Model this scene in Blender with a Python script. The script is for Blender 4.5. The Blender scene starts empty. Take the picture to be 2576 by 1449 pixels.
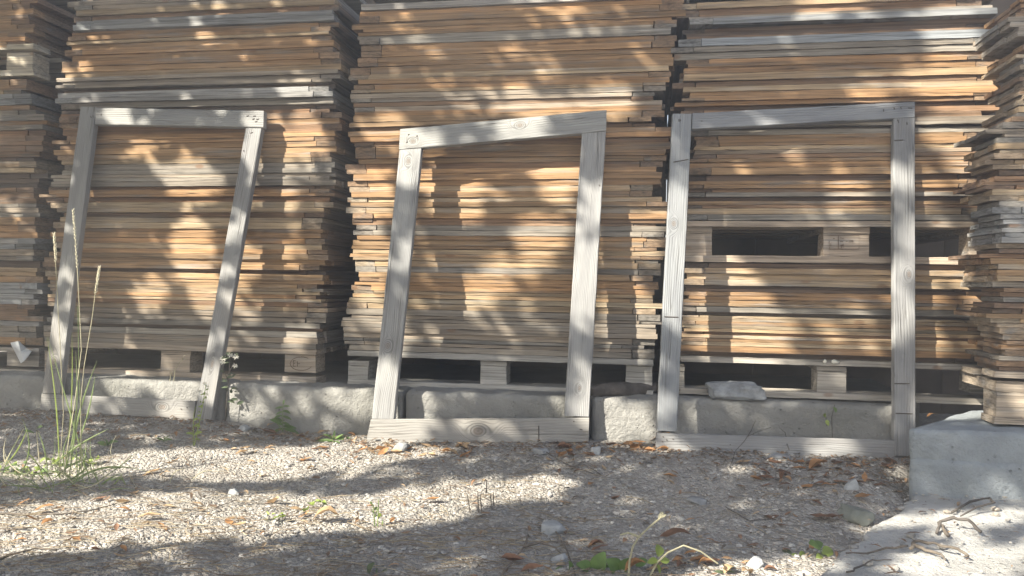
import bpy, bmesh, math, random
import numpy as np
from mathutils import Vector, Matrix, noise

random.seed(11)
rng = np.random.default_rng(11)
S = bpy.context.scene
C = S.collection

# ------------------------------------------------------------------ camera
F = 2022.0                      # focal length in units of a 2576 wide picture
CAM = Vector((0.0, 0.0, 0.55))
ROLL, PITCH = 0.015, 0.0072
_fw = Vector((0, math.cos(PITCH), -math.sin(PITCH)))
_up0 = Vector((0, math.sin(PITCH), math.cos(PITCH)))
_er = Vector((1, 0, 0)) * math.cos(ROLL) + _up0 * math.sin(ROLL)
_eu = -Vector((1, 0, 0)) * math.sin(ROLL) + _up0 * math.cos(ROLL)
cam = bpy.data.objects.new("camera", bpy.data.cameras.new("camera"))
C.objects.link(cam)
m = Matrix.Identity(4)
for i in range(3):
    m[i][0], m[i][1], m[i][2], m[i][3] = _er[i], _eu[i], -_fw[i], CAM[i]
cam.matrix_world = m
cam.data.sensor_width = 36
cam.data.lens = 36 * F / 2576
cam.data.clip_start, cam.data.clip_end = 0.05, 2000
S.camera = cam

# ------------------------------------------------------------------ light
SUN_AZ, SUN_EL = math.radians(55), math.radians(35)      # azimuth from -Y towards -X
SUN = Vector((-math.sin(SUN_AZ) * math.cos(SUN_EL), -math.cos(SUN_AZ) * math.cos(SUN_EL), math.sin(SUN_EL)))
w = bpy.data.worlds.new("World")
S.world = w
w.use_nodes = True
wn = w.node_tree
sky = wn.nodes.new("ShaderNodeTexSky")
sky.sky_type = 'NISHITA'
sky.sun_disc = False
sky.sun_elevation = SUN_EL
sky.sun_rotation = math.atan2(SUN.x, SUN.y) % (2 * math.pi)
sky.air_density, sky.dust_density = 1.0, 1.0
bg = next(n for n in wn.nodes if n.type == 'BACKGROUND')
bg.inputs['Strength'].default_value = 0.058
wn.links.new(sky.outputs[0], bg.inputs['Color'])
sl = bpy.data.lights.new("sun", 'SUN')
sl.energy = 5.0
sl.angle = math.radians(0.53)
sl.color = (1.0, 0.93, 0.79)
so = bpy.data.objects.new("sun", sl)
C.objects.link(so)
so.rotation_euler = SUN.to_track_quat('Z', 'Y').to_euler()
so.location = (-6, -4, 6)
S.view_settings.view_transform = 'Standard'
S.view_settings.look = 'None'
S.view_settings.gamma = 1.0
S.view_settings.exposure = 2.45

# ------------------------------------------------------------------ picture to place
def ray(px, py):
    return (_fw + _er * ((px - 1288) / F) - _eu * ((py - 724.5) / F))

SL = 0.17                                                # the rows of stacks recede towards the left
UN = Vector((1, -SL, 0)).normalized()                    # along the stacks
DN = Vector((SL, 1, 0)).normalized()                     # into the stacks
C0 = 3.10

def at_wall(px, py, c=C0):
    d = ray(px, py)
    t = c / (d.y + SL * d.x)
    return CAM + d * t

def at_z(px, py, z):
    d = ray(px, py)
    return CAM + d * ((z - CAM.z) / d.z)

def at_plane(px, py, p0, n):
    d = ray(px, py)
    return CAM + d * ((p0 - CAM).dot(n) / d.dot(n))

def sstep(a, b, x):
    t = min(1.0, max(0.0, (x - a) / (b - a)))
    return t * t * (3 - 2 * t)

SLAB_EDGE = [(2302, 1236), (2270, 1262), (2252, 1290), (2196, 1312), (2168, 1338), (2150, 1362), (2098, 1392), (2066, 1430), (2020, 1475), (1960, 1530)]
SLAB_Z = -0.07
_edge = [at_z(a, b, SLAB_Z) for a, b in SLAB_EDGE]
def edge_x(y):
    for p, q in zip(_edge[:-1], _edge[1:]):
        if min(p.y, q.y) <= y <= max(p.y, q.y):
            return p.x + (y - p.y) / (q.y - p.y) * (q.x - p.x)
    if y > _edge[0].y: return _edge[0].x + 0.25 * (y - _edge[0].y)
    return _edge[-1].x + 0.55 * (y - _edge[-1].y)

def ground_z(x, y):
    wd = (C0 - (y + SL * x)) / 1.0143
    zb = -0.036 * sstep(-1.3, -0.8, x) + 0.022 * sstep(-0.3, 0.2, x) - 0.012 * sstep(0.5, 1.1, x)
    low = -0.075 - 0.03 * sstep(-1.0, 1.0, x)
    k = sstep(0.30, 1.0, wd)
    z = zb * (1 - k) + low * k
    if -6 < x < 6 and 0 < y < 6:
        z += 0.010 * noise.noise((x * 2.1, y * 3.0, 0.3)) + 0.006 * noise.noise((x * 9, y * 9, 4.2))
    corner = sstep(-0.17, 0.03, x - edge_x(y)) * (1 - sstep(2.46, 2.62, y))
    return z * (1 - corner) + (SLAB_Z - 0.035) * corner

def at_ground(px, py):
    z = -0.08
    for _ in range(12):
        p = at_z(px, py, z)
        z = 0.5 * z + 0.5 * ground_z(p.x, p.y)
    p = at_z(px, py, z)
    return p

# ------------------------------------------------------------------ helpers
def tag(o, label=None, cat=None, group=None, kind=None):
    if label: o["label"] = label
    if cat: o["category"] = cat
    if group: o["group"] = group
    if kind: o["kind"] = kind
    return o

def empty(name, loc, label, cat, group=None, rot=None):
    o = bpy.data.objects.new(name, None)
    o.empty_display_size = 0.05
    C.objects.link(o)
    if rot is not None:
        o.matrix_world = Matrix.Translation(loc) @ rot
    else:
        o.location = loc
    return tag(o, label, cat, group)

def link(name, me, mat=None, parent=None, mw=None, smooth=False):
    o = bpy.data.objects.new(name, me)
    C.objects.link(o)
    if mat and not me.materials:
        me.materials.append(mat)
    if smooth:
        me.polygons.foreach_set("use_smooth", [True] * len(me.polygons))
    if parent is not None:
        o.parent = parent
    if mw is not None:
        o.matrix_basis = (parent_world(parent).inverted() @ mw) if parent is not None else mw
    return o

_pw = {}
def parent_world(p):
    k = p.name
    if k not in _pw:
        mb = p.matrix_basis.copy()
        _pw[k] = (parent_world(p.parent) @ mb) if p.parent else mb
    return _pw[k]

def mesh(name, v, f):
    me = bpy.data.meshes.new(name)
    me.from_pydata([tuple(a) for a in v], [], f)
    me.update()
    return me

def board(name, L, W, H, segs=24, rough=0.0011, seed=None, wob=0.0009, taper=0.0):
    """a sawn board: x along its length, y its width, z its thickness, origin in the middle"""
    r = random.Random(seed if seed is not None else random.random())
    v, f = [], []
    p1, p2 = r.uniform(0, 50), r.uniform(0, 50)
    for i in range(segs + 1):
        t = i / segs
        x = -L / 2 + L * t
        bow = wob * noise.noise((x * 1.9 + p1, 0, 0))
        yb = 1.6 * wob * noise.noise((x * 2.5 + p2, 3, 0))
        k = 1 - taper * t
        for (sy, sz) in ((-1, -1), (1, -1), (1, 1), (-1, 1)):
            ex = r.uniform(-1, 1) * (0.002 if i in (0, segs) else 0)
            v.append((x + ex, sy * W / 2 + yb + r.gauss(0, rough) * 0.6, sz * H / 2 * k + bow + r.gauss(0, rough) * 0.5))
    for i in range(segs):
        a, b = 4 * i, 4 * i + 4
        for j in range(4):
            k = (j + 1) % 4
            f.append((a + j, a + k, b + k, b + j))
    f.append((0, 3, 2, 1))
    e = 4 * segs
    f.append((e, e + 1, e + 2, e + 3))
    return mesh(name, v, f)

def rough_box(name, lo, hi, res=0.03, rad=0.012, amp=0.006, seed=0, fine=0.0015, skew=None, chip=0.0):
    """a cast block with worn, chipped edges"""
    nx, ny, nz = [max(2, int(round((hi[i] - lo[i]) / res))) for i in range(3)]
    n = (nx, ny, nz)
    idx, v, f = {}, [], []
    def vid(i, j, k):
        if (i, j, k) not in idx:
            p = [lo[a] + (hi[a] - lo[a]) * (i, j, k)[a] / n[a] for a in range(3)]
            q = [min(max(p[a], lo[a] + rad), hi[a] - rad) for a in range(3)]
            d = Vector(p) - Vector(q)
            if d.length > 1e-9:
                nrm = d.normalized()
                P = Vector(q) + nrm * rad
            else:
                nrm, P = Vector((0, 0, 0)), Vector(p)
            o = Vector((seed * 7.1, seed * 3.3, seed))
            k1 = noise.noise(P * 9 + o) * amp + noise.noise(P * 38 + o) * amp * 0.5 + noise.noise(P * 110 + o) * fine
            edge = sum(1 for a in range(3) if (i, j, k)[a] in (0, n[a]))
            if chip and edge >= 2:
                k1 -= chip * max(0, noise.noise(P * 14 + o * 2) + 0.15)
            P = P + nrm * k1
            if skew: P = Vector(skew(P))
            idx[(i, j, k)] = len(v)
            v.append(P)
        return idx[(i, j, k)]
    for a in range(3):
        b, c = (a + 1) % 3, (a + 2) % 3
        for side in (0, n[a]):
            for i in range(n[b]):
                for j in range(n[c]):
                    q = []
                    for (di, dj) in ((0, 0), (1, 0), (1, 1), (0, 1)):
                        t = [0, 0, 0]
                        t[a], t[b], t[c] = side, i + di, j + dj
                        q.append(vid(*t))
                    f.append(tuple(q) if side else tuple(reversed(q)))
    return mesh(name, v, f)

def tube(pts, rads, sides=6, closed_ends=True):
    v, f = [], []
    n = len(pts)
    pts = [Vector(p) for p in pts]
    for i, p in enumerate(pts):
        t = (pts[min(i + 1, n - 1)] - pts[max(i - 1, 0)]).normalized()
        a = t.cross(Vector((0.31, 0.22, 0.93)))
        if a.length < 1e-4: a = t.cross(Vector((1, 0, 0)))
        a.normalize()
        b = t.cross(a)
        for k in range(sides):
            th = 2 * math.pi * k / sides
            v.append(p + (a * math.cos(th) + b * math.sin(th)) * rads[i])
    for i in range(n - 1):
        for k in range(sides):
            k2 = (k + 1) % sides
            f.append((i * sides + k, i * sides + k2, (i + 1) * sides + k2, (i + 1) * sides + k))
    if closed_ends:
        f.append(tuple(reversed(range(sides))))
        f.append(tuple((n - 1) * sides + k for k in range(sides)))
    return v, f

class MB:
    def __init__(s): s.v, s.f = [], []
    def add(s, v, f):
        o = len(s.v)
        s.v += [Vector(a) for a in v]
        s.f += [tuple(i + o for i in q) for q in f]
        return s
    def ribbon(s, pts, w, up=None, fold=0.25):
        """a grass blade: three vertices across, tapering to its tip"""
        pts = [Vector(p) for p in pts]
        n = len(pts)
        v, f = [], []
        for i, p in enumerate(pts):
            t = (pts[min(i + 1, n - 1)] - pts[max(i - 1, 0)]).normalized()
            sd = t.cross(up or Vector((0, 1, 0)))
            if sd.length < 1e-4: sd = Vector((1, 0, 0))
            sd.normalize()
            nm = sd.cross(t)
            u = i / (n - 1)
            ww = w * (0.55 + 0.9 * u if u < 0.4 else 0.91 * (1 - ((u - 0.4) / 0.6) ** 1.8) + 0.02)
            v += [p - sd * ww / 2, p - nm * ww * fold, p + sd * ww / 2]
        for i in range(n - 1):
            a, b = 3 * i, 3 * i + 3
            f += [(a, a + 1, b + 1, b), (a + 1, a + 2, b + 2, b + 1)]
        return s.add(v, f)
    def leaf(s, p, d, up, L, W, curl=0.2, fold=0.2, n=5):
        """a leaf blade lying from P along D"""
        d = Vector(d).normalized()
        sd = d.cross(Vector(up)).normalized()
        nm = sd.cross(d)
        v, f = [], []
        for i in range(n + 1):
            t = i / n
            ww = W * (math.sin(math.pi * min(1, t * 0.94 + 0.03)) ** 0.75) * (1.1 - 0.35 * t)
            c = Vector(p) + d * (L * t) + nm * (curl * L * math.sin(t * 2.4) - curl * L * t * 0.5)
            v += [c - sd * ww / 2 + nm * fold * ww, c, c + sd * ww / 2 + nm * fold * ww]
        for i in range(n):
            a, b = 3 * i, 3 * i + 3
            f += [(a, a + 1, b + 1, b), (a + 1, a + 2, b + 2, b + 1)]
        return s.add(v, f)
    def done(s, name, mat, parent=None, origin=None, smooth=False):
        o = Vector(origin) if origin is not None else Vector((0, 0, 0))
        me = mesh(name, [a - o for a in s.v], s.f)
        if parent is not None:
            return link(name, me, mat, parent, Matrix.Translation(o), smooth)
        return link(name, me, mat, None, Matrix.Translation(o), smooth)

# ------------------------------------------------------------------ materials
class NT:
    def __init__(s, name, rough=0.85, spec=0.25):
        s.m = bpy.data.materials.new(name)
        s.m.use_nodes = True
        s.t = s.m.node_tree
        s.b = next(n for n in s.t.nodes if n.type == 'BSDF_PRINCIPLED')
        s.b.inputs['Roughness'].default_value = rough
        s.b.inputs['Specular IOR Level'].default_value = spec
    def n(s, typ, **kw):
        x = s.t.nodes.new(typ)
        for k, v in kw.items(): setattr(x, k, v)
        return x
    def l(s, a, b): s.t.links.new(a, b)
    def put(s, sock, v):
        if hasattr(v, 'is_output'): s.l(v, sock)
        else: sock.default_value = v
    def math(s, op, a, b=0.0, c=None, clamp=False):
        x = s.n('ShaderNodeMath', operation=op, use_clamp=clamp)
        s.put(x.inputs[0], a)
        s.put(x.inputs[1], b)
        if c is not None: s.put(x.inputs[2], c)
        return x.outputs[0]
    def mix(s, fac, a, b, blend='MIX'):
        x = s.n('ShaderNodeMix', data_type='RGBA', blend_type=blend)
        s.put(x.inputs[0], fac)
        s.put(x.inputs[6], a if hasattr(a, 'is_output') else (*a, 1))
        s.put(x.inputs[7], b if hasattr(b, 'is_output') else (*b, 1))
        return x.outputs[2]
    def ramp(s, v, lo, hi, a=0.0, b=1.0):
        x = s.n('ShaderNodeMapRange', interpolation_type='SMOOTHSTEP')
        s.put(x.inputs[0], v)
        x.inputs[1].default_value, x.inputs[2].default_value = lo, hi
        x.inputs[3].default_value, x.inputs[4].default_value = a, b
        return x.outputs[0]
    def vec(s, kind='Object', scale=(1, 1, 1), add=None):
        tc = s.n('ShaderNodeTexCoord')
        v = tc.outputs[kind]
        if add is not None:
            a = s.n('ShaderNodeVectorMath', operation='ADD')
            s.l(v, a.inputs[0])
            s.put(a.inputs[1], add)
            v = a.outputs[0]
        mp = s.n('ShaderNodeMapping')
        mp.inputs['Scale'].default_value = scale
        s.l(v, mp.inputs[0])
        return mp.outputs[0]
    def rand3(s):
        oi = s.n('ShaderNodeObjectInfo')
        c = s.n('ShaderNodeCombineXYZ')
        s.l(s.math('MULTIPLY', oi.outputs['Random'], 71.0), c.inputs[0])
        s.l(s.math('MULTIPLY', oi.outputs['Random'], 37.0), c.inputs[1])
        s.l(s.math('MULTIPLY', oi.outputs['Random'], 113.0), c.inputs[2])
        return c.outputs[0], oi
    def noise(s, vec, scale=1.0, detail=3.0, rough=0.55):
        x = s.n('ShaderNodeTexNoise')
        x.inputs['Scale'].default_value = scale
        x.inputs['Detail'].default_value = detail
        x.inputs['Roughness'].default_value = rough
        s.l(vec, x.inputs['Vector'])
        return x.outputs[0]
    def bump(s, h, dist=0.002, strength=0.6):
        x = s.n('ShaderNodeBump')
        x.inputs['Distance'].default_value = dist
        x.inputs['Strength'].default_value = strength
        s.l(h, x.inputs['Height'])
        s.l(x.outputs[0], s.b.inputs['Normal'])
    def color(s, c): s.put(s.b.inputs['Base Color'], c if hasattr(c, 'is_output') else (*c, 1))

def sawn_wood(tint=False):
    k = NT("sawn_wood", 0.82, 0.2)
    r3, oi = k.rand3()
    if tint:
        oi = k.n('ShaderNodeAttribute', attribute_name="tint")
        r3 = (3.1, 8.7, 1.9)
    g = k.noise(k.vec('Object', (5, 60, 210), r3), 1, 4, 0.6)
    g2 = k.noise(k.vec('Object', (1.6, 9, 60), r3), 1, 2, 0.5)
    wx = k.noise(k.vec('Object', (3.2, 14, 34), r3), 1, 3, 0.6)
    crk = k.noise(k.vec('Object', (1.1, 6, 150), r3), 1, 2, 0.4)
    crk = k.ramp(k.math('ABSOLUTE', k.math('SUBTRACT', crk, 0.5)), 0.0, 0.030, -0.46, 0.0)
    f = k.math('ADD', k.math('ADD', k.ramp(g, 0.3, 0.7, 0.66, 1.22), k.ramp(g2, 0.3, 0.7, -0.16, 0.14)), crk)
    c = k.mix(1.0, oi.outputs['Color'], k.n('ShaderNodeCombineXYZ').outputs[0], 'MULTIPLY')
    sc = k.n('ShaderNodeVectorMath', operation='SCALE')
    k.l(oi.outputs['Color'], sc.inputs[0])
    k.l(f, sc.inputs['Scale'])
    bw = k.n('ShaderNodeRGBToBW')
    k.l(sc.outputs[0], bw.inputs[0])
    gy = k.n('ShaderNodeVectorMath', operation='SCALE')
    gy.inputs[0].default_value = (0.98, 0.95, 0.90)
    k.l(bw.outputs[0], gy.inputs['Scale'])
    c = k.mix(k.ramp(wx, 0.50, 0.75, 0.0, 0.75), sc.outputs[0], gy.outputs[0])
    kn = k.n('ShaderNodeTexVoronoi')
    kn.inputs['Scale'].default_value = 1
    k.l(k.vec('Object', (4.3, 7, 9), r3), kn.inputs['Vector'])
    kd = k.ramp(kn.outputs['Distance'], 0.05, 0.11, 0.6, 0.0)
    c = k.mix(kd, c, (0.16, 0.085, 0.045))
    k.color(c)
    k.bump(g, 0.0012, 0.5)
    return k.m
WOOD = sawn_wood()
WOODT = sawn_wood(True)

def grey_frame_wood(name, knots, seed, freq=150.0, base=(0.44, 0.41, 0.37), warm=0.12):
    """weathered softwood with growth lines that bend round its knots; x length, y width"""
    k = NT(name, 0.85, 0.2)
    tc = k.n('ShaderNodeTexCoord')
    sx = k.n('ShaderNodeSeparateXYZ')
    k.l(tc.outputs['Object'], sx.inputs[0])
    x, y, z = sx.outputs
    off = (seed * 3.7, seed * 1.3, seed * 9.1)
    n1 = k.noise(k.vec('Object', (2.2, 5, 5), off), 1, 2)
    yy = k.math('ADD', k.math('ADD', y, k.math('MULTIPLY', z, 0.8)), k.math('MULTIPLY', k.math('SUBTRACT', n1, 0.5), 0.055))
    fld = k.math('MULTIPLY', yy, freq)
    core = wt = None
    for (kx, ky, a, b) in knots:
        dx = k.math('DIVIDE', k.math('SUBTRACT', x, kx), a)
        dy = k.math('DIVIDE', k.math('SUBTRACT', y, ky), b)
        r = k.math('SQRT', k.math('ADD', k.math('MULTIPLY', dx, dx), k.math('MULTIPLY', dy, dy)))
        wgt = k.ramp(r, 0.7, 2.6, 1.0, 0.0)
        d = k.math('SUBTRACT', k.math('MULTIPLY', r, 3.3), fld)
        fld = k.math('ADD', fld, k.math('MULTIPLY', d, wgt))
        wt = wgt if wt is None else k.math('MAXIMUM', wt, wgt)
        cc = k.ramp(r, 0.40, 0.62, 1.0, 0.0)
        core = cc if core is None else k.math('MAXIMUM', core, cc)
    s = k.math('SINE', k.math('MULTIPLY', fld, 6.2832))
    ln = k.math('POWER', k.math('MULTIPLY_ADD', s, 0.5, 0.5), 2.5)
    am = k.noise(k.vec('Object', (3, 30, 30), off), 1, 2)
    ln = k.math('MULTIPLY', ln, k.math('MAXIMUM', k.ramp(am, 0.3, 0.7, 0.2, 1.0), wt if wt is not None else 0.0))
    fine = k.noise(k.vec('Object', (6, 300, 300), off), 1, 3)
    crk = k.noise(k.vec('Object', (1.4, 70, 70), off), 1, 2, 0.5)
    crk = k.math('MULTIPLY', k.ramp(k.math('ABSOLUTE', k.math('SUBTRACT', crk, 0.5)), 0.0, 0.022, 1.0, 0.0), k.ramp(am, 0.45, 0.6, 0.0, 0.75))
    st = k.noise(k.vec('Object', (3.5, 16, 16), off), 1, 3, 0.6)
    c = k.mix(k.ramp(st, 0.35, 0.75, 0, 1), base, tuple(b * q for b, q in zip(base, (0.74, 0.74, 0.76))))
    c = k.mix(k.math('MULTIPLY', k.ramp(n1, 0.45, 0.8, 0, 1), warm * 3), c, (0.30, 0.245, 0.185))
    c = k.mix(k.math('MULTIPLY', ln, k.math('MULTIPLY_ADD', wt, 0.60, 0.30) if wt is not None else 0.32), c, tuple(b * 0.36 for b in base))
    c = k.mix(k.ramp(fine, 0.3, 0.7, 0.22, 0.0), c, (0.1, 0.09, 0.085))
    c = k.mix(crk, c, (0.05, 0.045, 0.04))
    if core is not None:
        c = k.mix(k.math('MULTIPLY', core, 0.42), c, (0.165, 0.120, 0.088))
    k.color(c)
    hh = k.math('ADD', k.math('MULTIPLY', ln, -1.0), k.math('MULTIPLY', fine, 0.6))
    k.bump(hh, 0.0016, 0.6)
    return k.m

def concrete(name, base=(0.36, 0.355, 0.34), stain=(0.20, 0.20, 0.185), scale=1.0, pits=1.0, bd=0.014):
    k = NT(name, 0.92, 0.2)
    tc = k.vec('Object', (1, 1, 1))
    a = k.noise(tc, 7 * scale, 6, 0.65)
    b = k.noise(tc, 60 * scale, 5, 0.7)
    d = k.noise(tc, 2.6, 3, 0.5)
    c = k.mix(k.ramp(a, 0.32, 0.68, 0, 1), base, tuple(q * 0.74 for q in base))
    c = k.mix(k.ramp(d, 0.48, 0.75, 0, 0.65), c, stain)
    c = k.mix(k.ramp(b, 0.6, 0.78, 0, 0.35), c, tuple(min(1, q * 1.35) for q in base))
    v = k.n('ShaderNodeTexVoronoi')
    v.inputs['Scale'].default_value = 42
    k.l(tc, v.inputs['Vector'])
    pit = k.ramp(v.outputs['Distance'], 0.10, 0.20, 1.0, 0.0)
    pit = k.math('MULTIPLY', pit, k.ramp(a, 0.5, 0.62, 0, pits))
    c = k.mix(k.math('MULTIPLY', pit, 0.7), c, (0.11, 0.105, 0.10))
    k.color(c)
    h = k.math('SUBTRACT', k.math('ADD', k.math('MULTIPLY', a, 0.8), k.math('MULTIPLY', b, 0.8)), k.math('MULTIPLY', pit, 0.7))
    k.bump(h, bd, 1.0)
    return k.m
CONC = concrete("worn_concrete", (0.31, 0.305, 0.29), (0.17, 0.17, 0.155))
CONC2 = concrete("blue_grey_concrete", (0.30, 0.33, 0.355), (0.20, 0.21, 0.18), 1.0, 0.6)
SLABM = concrete("pale_concrete", (0.46, 0.455, 0.44), (0.27, 0.26, 0.24), 1.2, 1.0)

def soil():
    k = NT("gravelly_soil", 0.95, 0.1)
    tc = k.vec('Object', (1, 1, 1))
    a = k.noise(tc, 3, 4)
    b = k.noise(tc, 55, 5, 0.7)
    v = k.n('ShaderNodeTexVoronoi')
    v.inputs['Scale'].default_value = 95
    k.l(tc, v.inputs['Vector'])
    v2 = k.n('ShaderNodeTexVoronoi')
    v2.inputs['Scale'].default_value = 220
    k.l(tc, v2.inputs['Vector'])
    sep = k.n('ShaderNodeSeparateColor')
    k.l(v.outputs['Color'], sep.inputs[0])
    c = k.mix(k.ramp(a, 0.35, 0.65, 0, 1), (0.315, 0.293, 0.268), (0.245, 0.228, 0.205))
    c = k.mix(k.ramp(sep.outputs[0], 0.45, 0.95, 0, 0.7), c, (0.44, 0.42, 0.385))
    c = k.mix(k.ramp(b, 0.5, 0.75, 0, 0.5), c, (0.16, 0.125, 0.095))
    k.color(c)
    h = k.math('SUBTRACT', k.math('MULTIPLY', b, 0.6), k.math('ADD', v.outputs['Distance'], k.math('MULTIPLY', v2.outputs['Distance'], 0.5)))
    k.bump(h, 0.008, 1.0)
    return k.m
SOIL = soil()

def plain(name, col, var=0.25, scale=30, rough=0.8, spec=0.2, bump=0.0, trans=0.0, attr=None):
    k = NT(name, rough, spec)
    r3, oi = k.rand3()
    a = k.noise(k.vec('Object', (1, 1, 1), r3), scale, 4, 0.6)
    base = col
    if attr:
        at = k.n('ShaderNodeAttribute', attribute_name=attr)
        base = at.outputs['Color']
    sc = k.n('ShaderNodeVectorMath', operation='SCALE')
    if hasattr(base, 'is_output'): k.l(base, sc.inputs[0])
    else: sc.inputs[0].default_value = base
    k.l(k.math('MULTIPLY', k.ramp(a, 0.25, 0.75, 1 - var, 1 + var), k.ramp(oi.outputs['Random'], 0, 1, 0.88, 1.12)), sc.inputs['Scale'])
    k.color(sc.outputs[0])
    if bump: k.bump(a, bump, 0.8)
    if trans:
        tr = k.n('ShaderNodeBsdfTranslucent')
        k.l(sc.outputs[0], tr.inputs['Color'])
        mx = k.n('ShaderNodeMixShader')
        mx.inputs[0].default_value = trans
        out = next(n for n in k.t.nodes if n.type == 'OUTPUT_MATERIAL')
        k.l(k.b.outputs[0], mx.inputs[1])
        k.l(tr.outputs[0], mx.inputs[2])
        k.l(mx.outputs[0], out.inputs[0])
    return k.m
STONE = plain("crushed_stone", (0.4, 0.38, 0.35), 0.2, 60, 0.9, 0.15, 0.002, attr="tint")
LITTER = plain("dry_litter", (0.3, 0.2, 0.12), 0.25, 60, 0.85, 0.2, 0.0, 0.2, attr="tint")
ROCK = plain("grey_rock", (0.24, 0.245, 0.25), 0.35, 22, 0.92, 0.15, 0.01)
ROCKD = plain("slate_grey_rock", (0.235, 0.245, 0.255), 0.35, 26, 0.92, 0.15, 0.012)
ROCKW = plain("pale_limestone", (0.30, 0.31, 0.315), 0.25, 30, 0.9, 0.15, 0.005)
ROCKM = plain("mossy_stone", (0.175, 0.185, 0.165), 0.3, 18, 0.95, 0.1, 0.006)
BARK = plain("dark_bark", (0.085, 0.075, 0.068), 0.45, 26, 0.95, 0.1, 0.01)
TWIGM = plain("dry_twig", (0.135, 0.115, 0.095), 0.3, 60, 0.9, 0.1, 0.002)
TWIGD = plain("dark_twig", (0.09, 0.08, 0.072), 0.3, 60, 0.9, 0.1, 0.002)
STRAW = plain("dry_straw", (0.44, 0.41, 0.28), 0.15, 30, 0.8, 0.2, 0, 0.2)
SEEDM = plain("pale_seed_head", (0.68, 0.63, 0.48), 0.2, 200, 0.9, 0.1, 0, 0.2)
GREEN = plain("grass_green", (0.19, 0.25, 0.10), 0.25, 25, 0.6, 0.3, 0, 0.35)
GREEN2 = plain("weed_green", (0.12, 0.19, 0.06), 0.25, 30, 0.6, 0.3, 0, 0.35)
LIME = plain("lime_green_leaf", (0.25, 0.32, 0.08), 0.2, 30, 0.6, 0.3, 0, 0.4)
DARKG = plain("dusty_green_leaf", (0.10, 0.13, 0.075), 0.3, 30, 0.7, 0.2, 0, 0.2)
PETAL = plain("pale_flower", (0.72, 0.70, 0.62), 0.1, 40, 0.8, 0.2, 0, 0.3)
LEAFS = [plain("dry_leaf_orange", (0.36, 0.19, 0.085), 0.3, 45, 0.7, 0.25, 0.001, 0.25),
         plain("dry_leaf_tan", (0.42, 0.29, 0.17), 0.25, 45, 0.75, 0.25, 0.001, 0.25),
         plain("dry_leaf_brown", (0.19, 0.105, 0.065), 0.3, 45, 0.75, 0.25, 0.001, 0.2)]
CROWN = plain("tree_leaf", (0.07, 0.12, 0.035), 0.25, 3, 0.6, 0.3, 0, 0.15)
TRUNK = plain("tree_bark", (0.13, 0.10, 0.075), 0.35, 12, 0.95, 0.1, 0.02)
NAIL = plain("rusty_nail", (0.055, 0.042, 0.035), 0.3, 300, 0.7, 0.4)
INK = plain("burnt_stamp", (0.10, 0.06, 0.04), 0.2, 300, 0.9, 0.1)
PLAST = plain("white_plastic", (0.70, 0.72, 0.74), 0.06, 25, 0.5, 0.4, 0.002, 0.25)
DARKW = plain("dark_backing", (0.10, 0.08, 0.065), 0.3, 6, 0.9, 0.1)

# ------------------------------------------------------------------ ground
def axis(lo, hi, step, far):
    a = list(np.arange(lo, hi + 1e-6, step))
    return [-f for f in reversed(far)] + a + list(far)
gx = axis(-2.7, 2.7, 0.013, (4, 8, 20, 40))
gy = [-40, -20, -8, -3, -1, 0.2, 0.8] + list(np.arange(1.15, 3.6, 0.011)) + [4, 8, 20, 40]
gv, gf = [], []
for y in gy:
    for x in gx:
        z = ground_z(x, y)
        if abs(x) < 2.8 and 1.1 < y < 3.6:
            z += 0.0045 * noise.noise((x * 30, y * 30, 1.7)) + 0.0035 * noise.noise((x * 75, y * 75, 7.7))
        gv.append((x, y, z))
nx = len(gx)
for j in range(len(gy) - 1):
    for i in range(nx - 1):
        a = j * nx + i
        gf.append((a, a + 1, a + nx + 1, a + nx))
tag(link("ground", mesh("ground", gv, gf), SOIL, smooth=True), kind="structure")

# the concrete floor the pallets stand on, behind the kerb blocks
base0_ = Vector((0, C0, 0))
fl = MB()
outline = [(-3.6, -0.06), (1.26, -0.06), (1.28, 0.24), (1.55, 0.24), (1.55, 2.4), (-3.6, 2.4)]
nfl = len(outline)
fl.add([base0_ + UN * a + DN * b + Vector((0, 0, z)) for z in (0.124, -0.2) for (a, b) in outline],
       [tuple(range(nfl)), tuple(reversed(range(nfl, 2 * nfl)))] + [(k, k + nfl, (k + 1) % nfl + nfl, (k + 1) % nfl) for k in range(nfl)])
base0 = base0_
tag(fl.done("pavement", CONC), kind="structure")

# ------------------------------------------------------------------ gravel
ICO = bmesh.new()
bmesh.ops.create_icosphere(ICO, subdivisions=1, radius=1)
IV = np.array([v.co[:] for v in ICO.verts])
IF = [tuple(v.index for v in f.verts) for f in ICO.faces]
ICO.free()
IFa = np.array(IF)

def on_slab(x, y):
    return y < 2.6 and x > edge_x(y) - 0.004

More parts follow.
